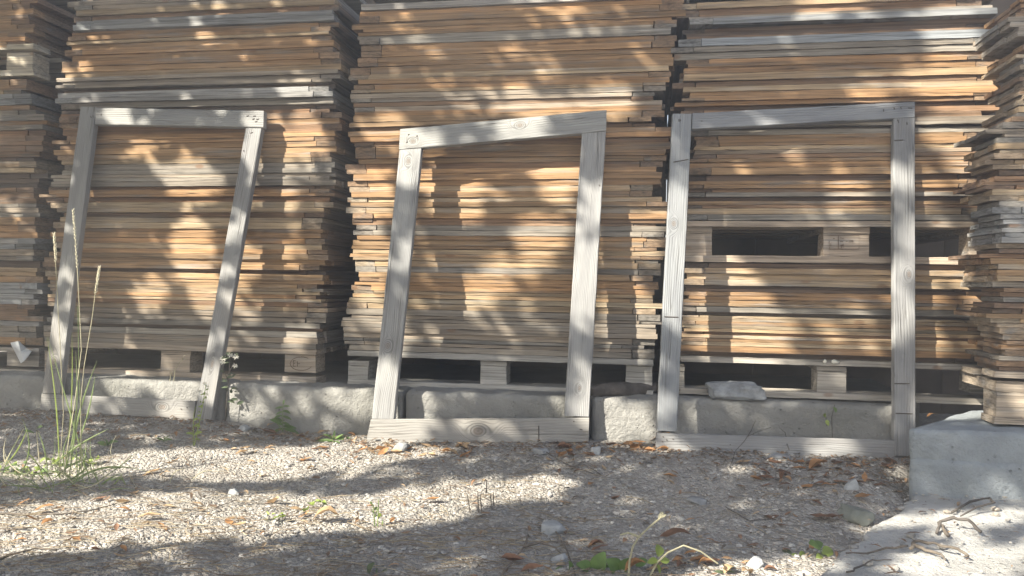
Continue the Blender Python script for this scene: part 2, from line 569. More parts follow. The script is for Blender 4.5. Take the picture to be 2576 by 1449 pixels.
def scatter(n, x0, x1, y0, y1, smin, smax, flat, seed, cols, name, keep=lambda x, y: True, power=3.0, lift=0.15):
    r = np.random.default_rng(seed)
    V, Fc, T = [], [], []
    cnt = 0
    for _ in range(n):
        x, y = r.uniform(x0, x1), r.uniform(y0, y1)
        if not keep(x, y): continue
        wd = (C0 - (y + SL * x)) / 1.0143
        if wd < 0.16: continue
        s = smin + (smax - smin) * r.random() ** power
        q = IV * (1 + r.normal(0, 0.16, (len(IV), 1)))
        q = q * np.array([s * r.uniform(0.8, 1.5), s * r.uniform(0.7, 1.1), s * flat * r.uniform(0.6, 1.3)])
        a = r.uniform(0, 6.28)
        tl = r.normal(0, 0.25)
        R = np.array([[math.cos(a), -math.sin(a), 0], [math.sin(a), math.cos(a), 0], [0, 0, 1]]) @ np.array([[1, 0, 0], [0, math.cos(tl), -math.sin(tl)], [0, math.sin(tl), math.cos(tl)]])
        q = q @ R.T + np.array([x, y, ground_z(x, y) + s * flat * lift])
        V.append(q)
        Fc.append(IFa + cnt)
        cnt += len(IV)
        c = np.array(cols[r.integers(len(cols))]) * r.uniform(0.85, 1.3)
        T.append(np.tile(np.append(c, 1.0), (len(IV), 1)))
    V = np.concatenate(V); Fc = np.concatenate(Fc); T = np.concatenate(T)
    me = bpy.data.meshes.new(name)
    me.from_pydata(V.tolist(), [], Fc.tolist())
    at = me.color_attributes.new("tint", 'FLOAT_COLOR', 'POINT')
    at.data.foreach_set("color", T.astype(np.float32).ravel())
    me.materials.append(STONE)
    o = bpy.data.objects.new(name, me)
    C.objects.link(o)
    return o
GREYS = [(0.35, 0.335, 0.315), (0.31, 0.297, 0.278), (0.385, 0.37, 0.35), (0.255, 0.24, 0.22), (0.33, 0.295, 0.255), (0.29, 0.28, 0.268), (0.34, 0.32, 0.298), (0.32, 0.30, 0.27), (0.42, 0.40, 0.37)]
def gk(x, y):
    if on_slab(x, y): return False
    d = noise.noise((x * 1.3, y * 2.0, 9.1)) + 0.5 * noise.noise((x * 4, y * 5, 2.1)) + 0.18 * min(1.0, x + 0.6)
    return random.random() < 0.22 + 0.78 * sstep(-0.35, 0.15, d)
o = scatter(36000, -2.2, 2.0, 1.25, 3.25, 0.0025, 0.0085, 0.5, 3, GREYS, "gravel", gk)
tag(o, "loose grey crushed gravel covering the ground before the stacks", "gravel", kind="stuff")

# ------------------------------------------------------------------ stacks of flat wooden frames
TONE = {'T': ((0.295, 0.183, 0.098), "honey tan"), 'L': ((0.325, 0.238, 0.150), "pale straw"), 'B': ((0.205, 0.128, 0.078), "brown"),
        'G': ((0.242, 0.208, 0.170), "weathered grey"), 'H': ((0.25, 0.247, 0.243), "bluish grey"), 'D': ((0.15, 0.108, 0.082), "shade-darkened brown")}  # D: brown darkened for the shade in which set-back rows lie
ORD1 = "first second third fourth fifth sixth seventh eighth ninth tenth eleventh twelfth thirteenth fourteenth fifteenth sixteenth seventeenth eighteenth nineteenth".split()
TENS = {2: ("twentieth", "twenty"), 3: ("thirtieth", "thirty"), 4: ("fortieth", "forty"), 5: ("fiftieth", "fifty"), 6: ("sixtieth", "sixty"), 7: ("seventieth", "seventy"), 8: ("eightieth", "eighty")}
def ordinal(n):
    if n < 20: return ORD1[n - 1]
    return TENS[n // 10][0] if n % 10 == 0 else TENS[n // 10][1] + "-" + ORD1[n % 10 - 1]

ZOOM = 3.677
def rows_from(parts, end):
    """boundaries read off enlarged strips of the photo: [(strip's top, [(y, tone) ...])], as (y top, y bottom, tone)"""
    seq = []
    for base, lst in parts:
        for (y, t) in lst:
            seq.append(((base + y / ZOOM) * 0.6389, t))
    seq.append(((end[0] + end[1] / ZOOM) * 0.6389, None))
    return [(a[0], b[0], a[1]) for a, b in zip(seq[:-1], seq[1:]) if a[1] != '-']

def interp(tab, y):
    if y <= tab[0][0]: return tab[0][1]
    for (a, b), (c, d) in zip(tab[:-1], tab[1:]):
        if y <= c: return b + (d - b) * (y - a) / (c - a)
    return tab[-1][1]

STILES = [board("stile_mesh", 0.80, 0.082, 0.0185, 10, 0.0009, 100 + i) for i in range(6)]
STILEW = board("stile_mesh", 0.80, 0.082, 0.0125, 10, 0.0009, 130)
def frame_layer(z0, z1, u0, u1, dep, tone, label, group, c, tilt=0.0, r=random, back=0.80, um=0.0):
    """one flat frame: front rail, two stiles running into the stack, back rail"""
    base, word = TONE[tone]
    h = max(0.007, z1 - z0 - r.uniform(0.0006, 0.0019))
    zc = (z0 + z1) / 2
    L = u1 - u0
    uc = (u0 + u1) / 2
    org = Vector((0, c, 0)) + UN * uc + DN * dep + Vector((0, 0, zc + tilt * (uc - um)))
    rot = Matrix((( UN.x, DN.x, 0, 0), (UN.y, DN.y, 0, 0), (0, 0, 1, 0), (0, 0, 0, 1))) @ Matrix.Rotation(-tilt + r.gauss(0, 0.0010), 4, 'Y') @ Matrix.Rotation(r.gauss(0, 0.004), 4, 'Z')
    root = empty("wooden_frame", org, label, "wooden frame", group, rot)
    mw = Matrix.Translation(org) @ rot
    def tint(o, k=0.19, dark=1.0, mixg=0.0):
        f = r.uniform(1 - k, 1 + k) * dark
        g = sum(base) / 3
        hue = r.gauss(0, 0.035)
        cc = [base[0] * (1 + hue), base[1], base[2] * (1 - hue)]
        o.color = tuple(min(0.8, max(0.02, (cc[i] * (1 - mixg) + g * mixg) * f)) for i in range(3)) + (1,)
    bw = 0.082
    a = b = 0.0
    fl_, fr_ = r.random() < 0.55, r.random() < 0.55
    xo = [r.uniform(-0.016, 0.012), r.uniform(-0.016, 0.012)]
    if fl_: a = bw + xo[0] + r.uniform(0.001, 0.004)
    if fr_: b = bw - xo[1] + r.uniform(0.001, 0.004)
    me = board("rail", L - a - b, 0.07, h, 30)
    rl = link("rail", me, WOOD, root, mw @ Matrix.Translation(((a - b) / 2, 0.035, 0)))
    tint(rl)
    k = h / 0.0185
    for (sgn, fl, xs_) in ((-1, fl_, xo[0]), (1, fr_, xo[1])):
        st = STILES[r.randrange(6)]
        off = r.uniform(-0.006, 0.006) if fl else 0.072
        x = sgn * (L / 2 - bw / 2) + xs_
        zsh = 0.92 if r.random() < 0.3 else 0.985
        o = link("stile", st, WOOD, root, mw @ Matrix.Translation((x, off + back / 2, 0)) @ Matrix.Rotation(math.pi / 2, 4, 'Z') @ Matrix.Diagonal((back / 0.8, 1, k * zsh, 1)))
        tint(o, 0.2, 0.80 if fl else 0.95, 0.25)
    o = link("rail", me, WOOD, root, mw @ Matrix.Translation(((a - b) / 2, back + 0.06, 0)))
    tint(o)
    return root

def build_stack(rows, xc, left, right, c, phrase, group, seed, tilt=0.0, jit=1.0, merge=0, back=0.80):
    r = random.Random(seed)
    lo = hi = 0.0
    umid = ((at_wall(xc, 700, c) - Vector((0, c, 0))).dot(UN))
    for n, (y0, y1, t) in enumerate(rows):
        z1, z0 = at_wall(xc, y0, c).z, at_wall(xc, y1, c).z
        ym = (y0 + y1) / 2
        if r.random() < 0.55: lo = r.gauss(0, 0.014) * jit
        if r.random() < 0.55: hi = r.gauss(0, 0.014) * jit
        uL = (at_wall(interp(left, ym), ym, c) - Vector((0, c, 0))).dot(UN) + lo + r.gauss(0, 0.007) - (r.uniform(0.01, 0.03) if r.random() < 0.06 else 0)
        uR = (at_wall(interp(right, ym), ym, c) - Vector((0, c, 0))).dot(UN) + hi + r.gauss(0, 0.007) + (r.uniform(0.01, 0.03) if r.random() < 0.06 else 0)
        dep = r.gauss(0.006, 0.0045)
        if t == 'D': dep = r.uniform(0.030, 0.045)
        if t == 'H': dep = r.uniform(-0.012, -0.004)
        if t == 'B': dep += 0.008
        word = TONE[t][1]
        fr = frame_layer(z0, z1, uL, uR, dep, t, "%s frame, %s from the top in the stack %s" % (word, ordinal(n + 1), phrase), group, c, tilt, r, back, um=umid)
        if n < merge:
            for o in list(fr.children):
                M = parent_world(fr) @ o.matrix_basis
                n0 = len(BULK.v)
                BULK.add([M @ v.co for v in o.data.vertices], [tuple(p.vertices) for p in o.data.polygons])
                BULKT.extend([tuple(o.color)] * (len(BULK.v) - n0))
                bpy.data.objects.remove(o)
            _pw.pop(fr.name, None)
            bpy.data.objects.remove(fr)
    if merge:
        me = mesh("stacked_frames", BULK.v, BULK.f)
        at = me.color_attributes.new("tint", 'FLOAT_COLOR', 'POINT')
        at.data.foreach_set("color", np.array(BULKT, dtype=np.float32).ravel())
        tag(link("stacked_frames", me, WOODT), "upper frames of the cut-off stack above the white plastic scrap", "wooden frames", kind="stuff")
BULK, BULKT = MB(), []

r1 = rows_from([(0, [(-55, 'G'), (22, 'G'), (85, 'L'), (170, 'B'), (255, 'H'), (315, 'H'), (400, 'T'), (470, 'T'), (535, 'L'), (585, 'T'), (660, 'T'), (745, 'T'), (835, 'T'), (918, 'T'), (995, 'L'), (1070, 'G'), (1130, 'G'), (1190, 'G'), (1240, 'D'), (1310, 'H'), (1382, 'H')]),
                (380, [(60, 'G'), (145, 'D'), (205, 'B'), (265, 'B'), (350, 'T'), (430, 'B'), (535, 'T'), (610, 'T'), (670, 'T'), (745, 'T'), (825, 'T'), (900, 'L'), (970, 'G'), (1050, 'G'), (1120, 'G'), (1170, 'G'), (1220, 'G'), (1300, 'B'), (1350, 'T'), (1405, 'T')]),
                (760, [(55, 'B'), (130, 'L'), (210, 'L'), (280, 'B'), (350, 'L'), (425, 'L'), (515, 'T'), (570, 'T'), (645, 'T'), (725, 'L'), (805, 'T'), (870, 'T'), (945, 'T'), (1020, 'T'), (1095, 'D'), (1150, 'L'), (1235, 'T'), (1290, 'T'), (1350, 'L')]),
                (1140, [(0, 'L'), (45, 'T'), (100, 'L'), (150, 'B'), (215, 'L'), (285, 'G'), (365, 'G'), (440, 'G'), (515, 'D'), (565, 'G'), (655, 'G'), (735, 'G')])], (1140, 805))
S1L = [(0, 174), (50, 181), (74, 167), (110, 164), (151, 167), (198, 147), (218, 142), (234, 157), (248, 144), (268, 154), (301, 147), (332, 142), (348, 157), (385, 144), (412, 151), (445, 131), (479, 127), (503, 117), (523, 134), (553, 141), (607, 141), (644, 129), (664, 117), (687, 111), (707, 119), (758, 121), (835, 117), (870, 112)]
S1R = [(0, 838), (90, 840), (160, 845), (250, 838), (300, 848), (470, 836), (500, 828), (540, 806), (600, 812), (700, 802), (780, 805), (830, 790), (870, 788)]
r2 = rows_from([(0, [(-25, 'H'), (65, 'T'), (145, 'T'), (248, 'T'), (330, 'T'), (378, 'T'), (430, 'G'), (482, 'G'), (580, 'T'), (672, 'T'), (757, 'T'), (835, 'T'), (895, 'T'), (1012, 'L'), (1090, 'T'), (1168, 'T'), (1245, 'L'), (1295, 'G'), (1370, 'G'), (1428, 'B')]),
                (380, [(95, 'G'), (168, 'T'), (240, 'T'), (330, 'T'), (400, 'B'), (470, 'T'), (545, 'T'), (620, 'B'), (690, 'T'), (790, 'T'), (870, 'T'), (945, 'B'), (1030, 'T'), (1107, 'T'), (1200, 'T'), (1287, 'L'), (1372, 'T')]),
                (760, [(57, 'L'), (127, 'T'), (198, 'L'), (292, 'T'), (372, 'B'), (430, 'B'), (470, 'G'), (545, 'G'), (622, 'T'), (690, 'T'), (772, 'T'), (822, 'L'), (898, 'T'), (947, 'L'), (998, 'L'), (1082, 'G'), (1167, 'T'), (1252, 'T'), (1315, 'T'), (1362, 'T')]),
                (1140, [(46, 'L'), (98, 'L'), (158, 'L'), (232, 'L'), (320, 'G'), (410, 'G'), (460, 'G'), (508, 'G'), (595, 'G'), (672, 'G'), (757, 'G'), (808, 'G'), (862, 'G')])], (1140, 945))
S2L = [(0, 908), (120, 902), (220, 888), (250, 880), (300, 890), (400, 886), (430, 882), (500, 892), (600, 897), (700, 888), (760, 886), (790, 876), (900, 873)]
S2R = [(0, 1690), (100, 1690), (200, 1680), (250, 1672), (300, 1672), (380, 1682), (450, 1658), (520, 1662), (575, 1676), (650, 1652), (750, 1655), (800, 1655), (900, 1642)]
r3 = rows_from([(0, [(-30, 'L'), (62, 'B'), (172, 'G'), (217, 'H'), (312, 'D'), (388, 'D'), (470, 'B'), (515, 'H'), (630, 'G'), (710, 'G'), (808, 'T'), (875, 'T'), (935, 'T'), (1022, 'L'), (1130, 'B'), (1220, 'L'), (1297, 'T'), (1390, 'T')]),
                (380, [(32, 'T'), (98, 'D'), (165, 'B'), (240, 'B'), (320, 'G'), (392, 'G'), (437, 'D'), (465, 'G'), (542, 'T'), (600, 'T'), (700, 'L'), (758, 'G'), (818, 'B'), (880, 'T'), (938, 'T'), (1017, 'T'), (1122, 'D'), (1215, 'T'), (1267, 'T'), (1325, 'B'), (1378, 'G')]),
                (760, [(45, 'D'), (115, 'T'), (166, 'B'), (215, 'L'), (306, 'G')])], (760, 395))
r3b = rows_from([(760, [(1022, 'D'), (1095, 'L'), (1180, 'L'), (1267, 'L'), (1357, 'D')]),
                 (1140, [(0, 'D'), (50, 'T'), (110, 'T'), (167, 'T'), (215, 'T'), (262, 'G'), (352, 'D'), (405, 'L'), (435, 'L'), (487, 'T'), (545, 'L'), (597, 'L'), (647, 'B'), (690, 'L'), (740, 'T'), (787, 'L'), (845, 'T'), (937, 'D')])], (1140, 1017))
S3L = [(0, 1702), (50, 1738), (80, 1735), (110, 1720), (120, 1692), (150, 1724), (200, 1706), (230, 1736), (270, 1730), (330, 1738), (600, 1725), (900, 1712)]
S3R = [(0, 2510), (200, 2520), (330, 2505), (560, 2490), (660, 2485), (800, 2492), (900, 2495)]
GRP = "flat wooden frames lying in stacks"
build_stack(r1, 428, S1L, S1R, C0, "behind the narrow leaning frame", GRP, 21)
build_stack(r2, 1280, S2L, S2R, C0, "behind the crooked leaning frame", GRP, 22)
build_stack(r3 + r3b, 2015, S3L, S3R, C0, "with the stamped upper pallet block", GRP, 23)
# the stack cut off by the picture's left edge
def random_rows(y0, y1, pitch, tones, seed):
    r = random.Random(seed)
    out, y, t = [], y0, 'T'
    while y < y1 - pitch * 0.6:
        h = pitch * r.uniform(0.75, 1.25)
        if y + h > y1 - pitch * 0.6: h = y1 - y
        if r.random() < 0.6: t = r.choice(tones)
        out.append((y, y + h, t))
        y += h
    return out
rl_ = random_rows(-8, 119, 13.2, "TTTLGB", 5)
rlb = random_rows(197, 868, 13.4, "TTBBGLTHD", 6)
LFL = [(-20, -420), (900, -420)]
LFR = [(-20, 70), (70, 76), (110, 84), (190, 82), (260, 80), (320, 102), (400, 80), (480, 78), (600, 82), (700, 92), (800, 88), (870, 96)]
rr_ = random_rows(-6, 944, 13.4, "GTLLGGLGTBH", 8)
build_stack(rl_ + rlb, 40, LFL, LFR, C0, "above the white plastic scrap", GRP, 24, jit=1.2, merge=max(0, len(r1) + len(r2) + len(r3) + len(r3b) + len(rl_) + len(rlb) + len(rr_) - 296))
RTL = [(-10, 2512), (30, 2508), (36, 2482), (88, 2482), (92, 2528), (150, 2520), (175, 2508), (225, 2522), (300, 2498), (318, 2484), (322, 2424), (336, 2428), (340, 2474), (420, 2462), (480, 2446), (520, 2452), (565, 2500), (632, 2490), (640, 2448), (652, 2452), (662, 2482), (800, 2486), (860, 2482), (905, 2470), (944, 2474)]
RTL = [(a, b + 34 + 26 * (1 - sstep(200, 620, a))) for a, b in RTL]
RTR = [(-10, 3100), (950, 3100)]
CR = 2.735
build_stack(rr_, 2560, RTL, RTR, CR, "standing on the concrete block", GRP, 25, jit=0.7, back=0.17)

for (xa, xb, c_, lb) in ((-420, 84, C0, "above the white plastic scrap"), (174, 838, C0, "behind the narrow leaning frame"), (908, 1690, C0, "behind the crooked leaning frame"), (1702, 2510, C0, "with the stamped upper pallet block"), (2640, 3100, CR, "on the concrete block")):  # added lids out of view, keep sky light out of the hollow stacks
    pa, pb = at_wall(xa, -40, c_), at_wall(xb, -40, c_)
    L_ = (pb - pa).dot(UN)
    ctr = (pa + pb) / 2
    ctr.z = max(at_wall(x, y, c_).z for x in (xa, xb) for y in (-28,)) + 0.012
    lid = link("light_blocking_lid", board("light_blocking_lid", L_, 0.90 if c_ == C0 else 0.34, 0.018, 8), WOOD, None, Matrix.Translation(ctr + DN * (0.46 if c_ == C0 else 0.17)) @ Matrix(((UN.x, DN.x, 0, 0), (UN.y, DN.y, 0, 0), (0, 0, 1, 0), (0, 0, 0, 1))))
    lid.color = (0.33, 0.30, 0.26, 1)
    tag(lid, "added light-blocking lid out of view over the stack " + lb, "cover board", "added light-blocking lids over the stacks")

# ------------------------------------------------------------------ pallets under the stacks
def px_box(name, x0, x1, y0, y1, c, dep, deep, mat, parent, col=None, seed=0, rough=0.0012):
    a, b = at_wall(x0, (y0 + y1) / 2, c + dep), at_wall(x1, (y0 + y1) / 2, c + dep)
    z1, z0 = at_wall((x0 + x1) / 2, y0, c + dep).z, at_wall((x0 + x1) / 2, y1, c + dep).z
    L = (b - a).dot(UN)
    ctr = (a + b) / 2
    ctr.z = (z0 + z1) / 2
    rot = Matrix(((UN.x, DN.x, 0, 0), (UN.y, DN.y, 0, 0), (0, 0, 1, 0), (0, 0, 0, 1)))
    o = link(name, board(name, L, deep, z1 - z0, max(4, int(L / 0.04)), rough, seed + 3), mat, parent, Matrix.Translation(ctr + DN * (deep / 2)) @ rot)
    if col: o.color = (*col, 1)
    return o

def pallet(label, xm, deck, gap, stub, blk, bottom, blocks, xs, c=C0, seed=0, tint=(0.40, 0.33, 0.26), bx=None, deep=0.78):
    """deck: y of the deck board, gap: y of the opening, stub: y of the stringer end, blk: y of the blocks, bottom: y of the runner"""
    org = at_wall(xm, bottom[1], c)
    root = empty("pallet", org, label, "pallet", "pallets under the stacks")
    r = random.Random(seed)
    def tn(k=1):
        f = k * r.uniform(0.86, 1.12)
        return tuple(q * f for q in tint)
    x0, x1 = xs
    if deck:
        px_box("deck_board", x0, x1, deck[0], deck[1] - 0.4, c, 0.0, 0.10, WOOD, root, tn(0.95), seed)
        dz = at_wall(xm, deck[0], c).z
        zb = at_wall(xm, deck[1], c).z
        for k in range(1, 5 if deep > 0.5 else 2):
            p0 = at_wall(x0, deck[0], c); p1 = at_wall(x1, deck[0], c)
            L = (p1 - p0).dot(UN)
            ctr = (p0 + p1) / 2; ctr.z = (dz + zb) / 2
            rot = Matrix(((UN.x, DN.x, 0, 0), (UN.y, DN.y, 0, 0), (0, 0, 1, 0), (0, 0, 0, 1)))
            o = link("deck_board", board("deck_board", L, 0.10, (dz - zb) * 0.95, 6), WOOD, root, Matrix.Translation(ctr + DN * (0.05 + 0.165 * k)) @ rot)
            o.color = (*tn(0.8), 1)
    if bottom[0] < bottom[1]:
        px_box("runner", (bx or xs)[0], (bx or xs)[1], bottom[0], bottom[1], c, 0.004, 0.10, WOOD, root, tn(1.0), seed + 5)
    made = []
    for i, (a, b) in enumerate(blocks):
        if stub:
            px_box("stringer_board", a, b + 1, stub[0], stub[1] - 0.6, c, 0.016 + r.uniform(0, 0.006), deep, WOOD, root, tn(0.85), seed + i)
        made.append(px_box("block", a, b, blk[0], blk[1], c, 0.018 + r.uniform(0, 0.008), 0.10, WOOD, root, tn(1.0), seed + 10 + i))
        bk = px_box("block", a, b, blk[0], blk[1], c, 0.36 if deep > 0.5 else deep - 0.1, 0.10, WOOD, root, tn(0.8), seed + 20 + i)
    return root, made

p1, b1 = pallet("grey pallet with an oval-stamped corner block under the stack behind the narrow leaning frame", 450, (869, 882.5), (883, 940), (883, 892.5), (892.5, 937), (937, 957.5),
       [(112, 172), (405, 478), (716, 794)], (112, 796), seed=31)
p2, b2 = pallet("grey pallet with a chipped stringer end behind the crooked leaning frame", 1260, (893, 908), (908, 970), (908, 921), (921, 969), (969, 986),
       [(876, 926), (1208, 1274), (1574, 1641)], (874, 1644), seed=32, tint=(0.35, 0.335, 0.31))
p3, b3 = pallet("dark grey pallet behind the flat boulder on the kerb", 2015, (907, 921.5), (922, 990), (922, 935), (935, 990), (990, 1005),
       [(1660, 1722), (2055, 2129), (2440, 2505)], (1712, 2500), seed=33, tint=(0.34, 0.31, 0.27))
p4, b4 = pallet("brown pallet with a stamped middle block, halfway up its stack", 2010, (556, 571), (571, 644), (571, 587), (587, 645), (645, 662),
       [(1722, 1791), (2071, 2186), (2440, 2500)], (1724, 2490), seed=34, tint=(0.36, 0.29, 0.225))
p5, b5 = pallet("pallet with a thick pale block high up in the stack above the white plastic scrap", 60, (119, 132), (132, 182), None, (132, 182), (182, 197),
       [(-330, -280), (-180, -130), (16, 82)], (-420, 84), seed=35, tint=(0.42, 0.37, 0.29))
p6, b6 = pallet("shaded pallet at the foot of the stack holding the white plastic scrap", 40, (868, 878), (880, 922), None, (878, 922), (922, 938),
       [(-330, -280), (-180, -130), (18, 98)], (-420, 98), seed=36, tint=(0.30, 0.27, 0.235))
p7, b7 = pallet("brown pallet with one big corner block resting on the concrete block", 2600, (944, 960), (960, 1062), (960, 988), (988, 1062), (1062, 1079),
       [(2506, 2595), (2850, 2920), (3020, 3090)], (2502, 3100), c=CR, deep=0.28, seed=37, tint=(0.36, 0.30, 0.235))

def strokes(name, parent, c, dep, polys, wpx, mat):
    mb = MB()
    for pl in polys:
        pts = [at_wall(x, y, c + dep) for x, y in pl]
        rr = wpx * 3.1 / F / 2
        v, f = tube(pts, [rr] * len(pts), 4)
        mb.add(v, f)
    return mb.done(name, mat, parent, origin=mb.v[0])
oval = [(758 + 28 * math.cos(t), 915 + 17 * math.sin(t)) for t in [2 * math.pi * i / 28 for i in range(29)]]
strokes("stamp", b1[2], C0, 0.016, [oval[2:25], [(738, 907), (738, 922)], [(738, 907), (743, 907)], [(738, 914), (742, 914)], [(738, 922), (743, 922)],
                                   [(748, 909), (748, 922)], [(748, 915), (754, 915)]], 1.6, INK)
strokes("stamp", b4[1], C0, 0.016, [[(2086, 592), (2161, 592), (2161, 627), (2086, 627), (2086, 606)], [(2109, 592), (2109, 626)],
                                   [(2113, 598), (2122, 600)], [(2113, 607), (2121, 608)], [(2114, 617), (2121, 617)], [(2121, 613), (2121, 623)], [(2117, 617), (2117, 624)],
                                   [(2128, 607), (2132, 607)], [(2134, 604), (2146, 605)], [(2135, 609), (2147, 608)], [(2090, 612), (2090, 620)], [(2096, 600), (2100, 600)]], 1.5, INK)

# added dark backing behind the stacks, keeps light out of the gaps
bw_ = empty("added_backing", base0 + DN * 0.92, "added dark backing that closes off light in the gaps behind the stacks", "light-blocking backing")
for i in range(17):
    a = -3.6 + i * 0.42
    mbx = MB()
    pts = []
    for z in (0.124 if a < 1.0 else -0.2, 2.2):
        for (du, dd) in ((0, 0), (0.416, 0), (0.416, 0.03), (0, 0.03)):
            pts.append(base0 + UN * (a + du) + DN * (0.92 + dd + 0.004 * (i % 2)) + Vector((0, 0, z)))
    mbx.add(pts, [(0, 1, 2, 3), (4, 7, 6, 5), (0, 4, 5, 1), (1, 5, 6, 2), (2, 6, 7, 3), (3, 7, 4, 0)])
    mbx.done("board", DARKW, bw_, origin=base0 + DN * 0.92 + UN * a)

# ------------------------------------------------------------------ kerb blocks, big block, slab
def kerb(label, x0, x1, ytop0, ytop1, c, deep, seed, chip=0.012, zt=0.135, ext=0.0):
    a, b = at_wall(x0, ytop0, c), at_wall(x1, ytop1, c)
    L = (b - a).dot(UN)
    org = Vector((a.x, a.y, -0.02))
    me = rough_box("kerb_block", (0, 0, -0.16), (L, deep, zt + 0.02), 0.016, 0.012, 0.005, seed, 0.003, None, chip)
    rot = Matrix(((UN.x, DN.x, 0, 0), (UN.y, DN.y, 0, 0), (0, 0, 1, 0), (0, 0, 0, 1)))
    o = link("kerb_block", me, CONC, None, Matrix.Translation(org) @ rot, True)
    return tag(o, label, "kerb block", "concrete kerb blocks along the stacks")
kerb("concrete kerb block under the narrow leaning frame", -60, 562, 942, 968, 2.965, 0.17, 1)
kerb("short sunlit concrete kerb block between the narrow and the crooked leaning frame", 568, 1010, 968, 985, 2.955, 0.17, 2)
kerb("concrete kerb block behind the bottom rail with the big knot", 1019, 1482, 988, 996, 2.955, 0.17, 3)
kerb("concrete kerb block with rippled face under the dark bark piece", 1489, 1664, 1000, 1004, 2.965, 0.17, 4)
kerb("smooth shaded concrete kerb block under the flat grey boulder", 1668, 2290, 1004, 1022, 3.03, 0.14, 5, 0.008)

def block_skew(P):
    k = (P.y / 0.23) * 0.17
    return (P.x + k * max(0, 1 - P.x / 0.7), P.y, P.z)
pA = at_z(2286, 1079, 0.125)
me = rough_box("concrete_block", (0, 0, -0.26), (1.5, 0.46, 0.0), 0.016, 0.006, 0.0032, 9, 0.002, block_skew, 0.008)
rotU = Matrix(((UN.x, DN.x, 0, 0), (UN.y, DN.y, 0, 0), (0, 0, 1, 0), (0, 0, 0, 1)))
blk = link("concrete_block", me, CONC2, None, Matrix.Translation(pA) @ rotU, True)
tag(blk, "large blue-grey concrete block carrying the stack beside the tall leaning frame", "concrete block")
# its lower course, proud of the upper one
me = rough_box("footing", (0.006, -0.010, -0.30), (1.5, 0.3, -0.088), 0.02, 0.008, 0.004, 12, 0.002, block_skew, 0.004)
link("footing", me, CONC2, blk, Matrix.Translation(pA) @ rotU, True)

# slab in the right foreground
edge = _edge
sv, sf = [], []
NXS = 90
ys = np.arange(edge[-1].y, edge[0].y + 0.02, 0.016)
for j, y in enumerate(ys):
    ex = edge_x(y) + 0.012 * noise.noise((y * 26, 0, 2)) + 0.008 * noise.noise((y * 70, 0, 5))
    for i in range(-3, NXS + 1):
        if i < 0:
            t = (-i) / 3
            x = ex + 0.010 - 0.016 * t
            z = SLAB_Z - 0.004 - 0.055 * t + 0.006 * noise.noise((x * 40, y * 40, t * 3))
        else:
            u = i / NXS
            x = ex + 0.012 + (2.6 - ex) * (u ** 1.3)
            z = SLAB_Z + 0.007 * noise.noise((x * 6, y * 6, 0)) + 0.006 * noise.noise((x * 22, y * 26, 3)) + 0.003 * noise.noise((x * 60, y * 60, 3)) - 0.004 * max(0, 1 - i / 3)
        sv.append((x, y, z))
W_ = NXS + 4
def sid(j, i): return j * W_ + (NXS + 1 + (-i - 1) if i < 0 else i)
order = []
for j in range(len(ys)):
    row = list(range(j * W_, (j + 1) * W_))
    order.append(row)
for j in range(len(ys) - 1):
    for i in range(W_ - 1):
        a, b = order[j][i], order[j][i + 1]
        c_, d_ = order[j + 1][i + 1], order[j + 1][i]
        sf.append((a, b, c_, d_))
tag(link("pavement", mesh("pavement", sv, sf), SLABM, smooth=True), kind="structure")

def debris():
    r = random.Random(14)
    mb, T = MB(), []
    for _ in range(420):
        y = r.uniform(1.6, 2.44)
        x = edge_x(y) + abs(r.gauss(0, 0.35))
        a = r.uniform(0, 6.28)
        L = r.uniform(0.003, 0.010) if r.random() < 0.85 else r.uniform(0.012, 0.028)
        p = Vector((x, y, SLAB_Z + 0.006))
        n0 = len(mb.v)
        if r.random() < 0.55:
            q = IV * np.array([L * .5, L * .4, L * .28])
            mb.add([p + Vector(e) * r.uniform(.8, 1.2) for e in q], IF)
            c = r.choice(GREYS)
        else:
            mb.leaf(p, (math.cos(a), math.sin(a), 0.1), (0, 0, 1), L * 1.6, L * 0.4, .1, .2, 3)
            c = r.choice(((0.2, 0.12, 0.07), (0.12, 0.08, 0.055), (0.3, 0.2, 0.12)))
        T += [(*c, 1)] * (len(mb.v) - n0)
    me = mesh("debris", mb.v, mb.f)
    at = me.color_attributes.new("tint", 'FLOAT_COLOR', 'POINT')
    at.data.foreach_set("color", np.array(T, dtype=np.float32).ravel())
    tag(link("debris", me, LITTER), "fine grit, crumbs and leaf scraps strewn over the slab", "debris", kind="stuff")
debris()

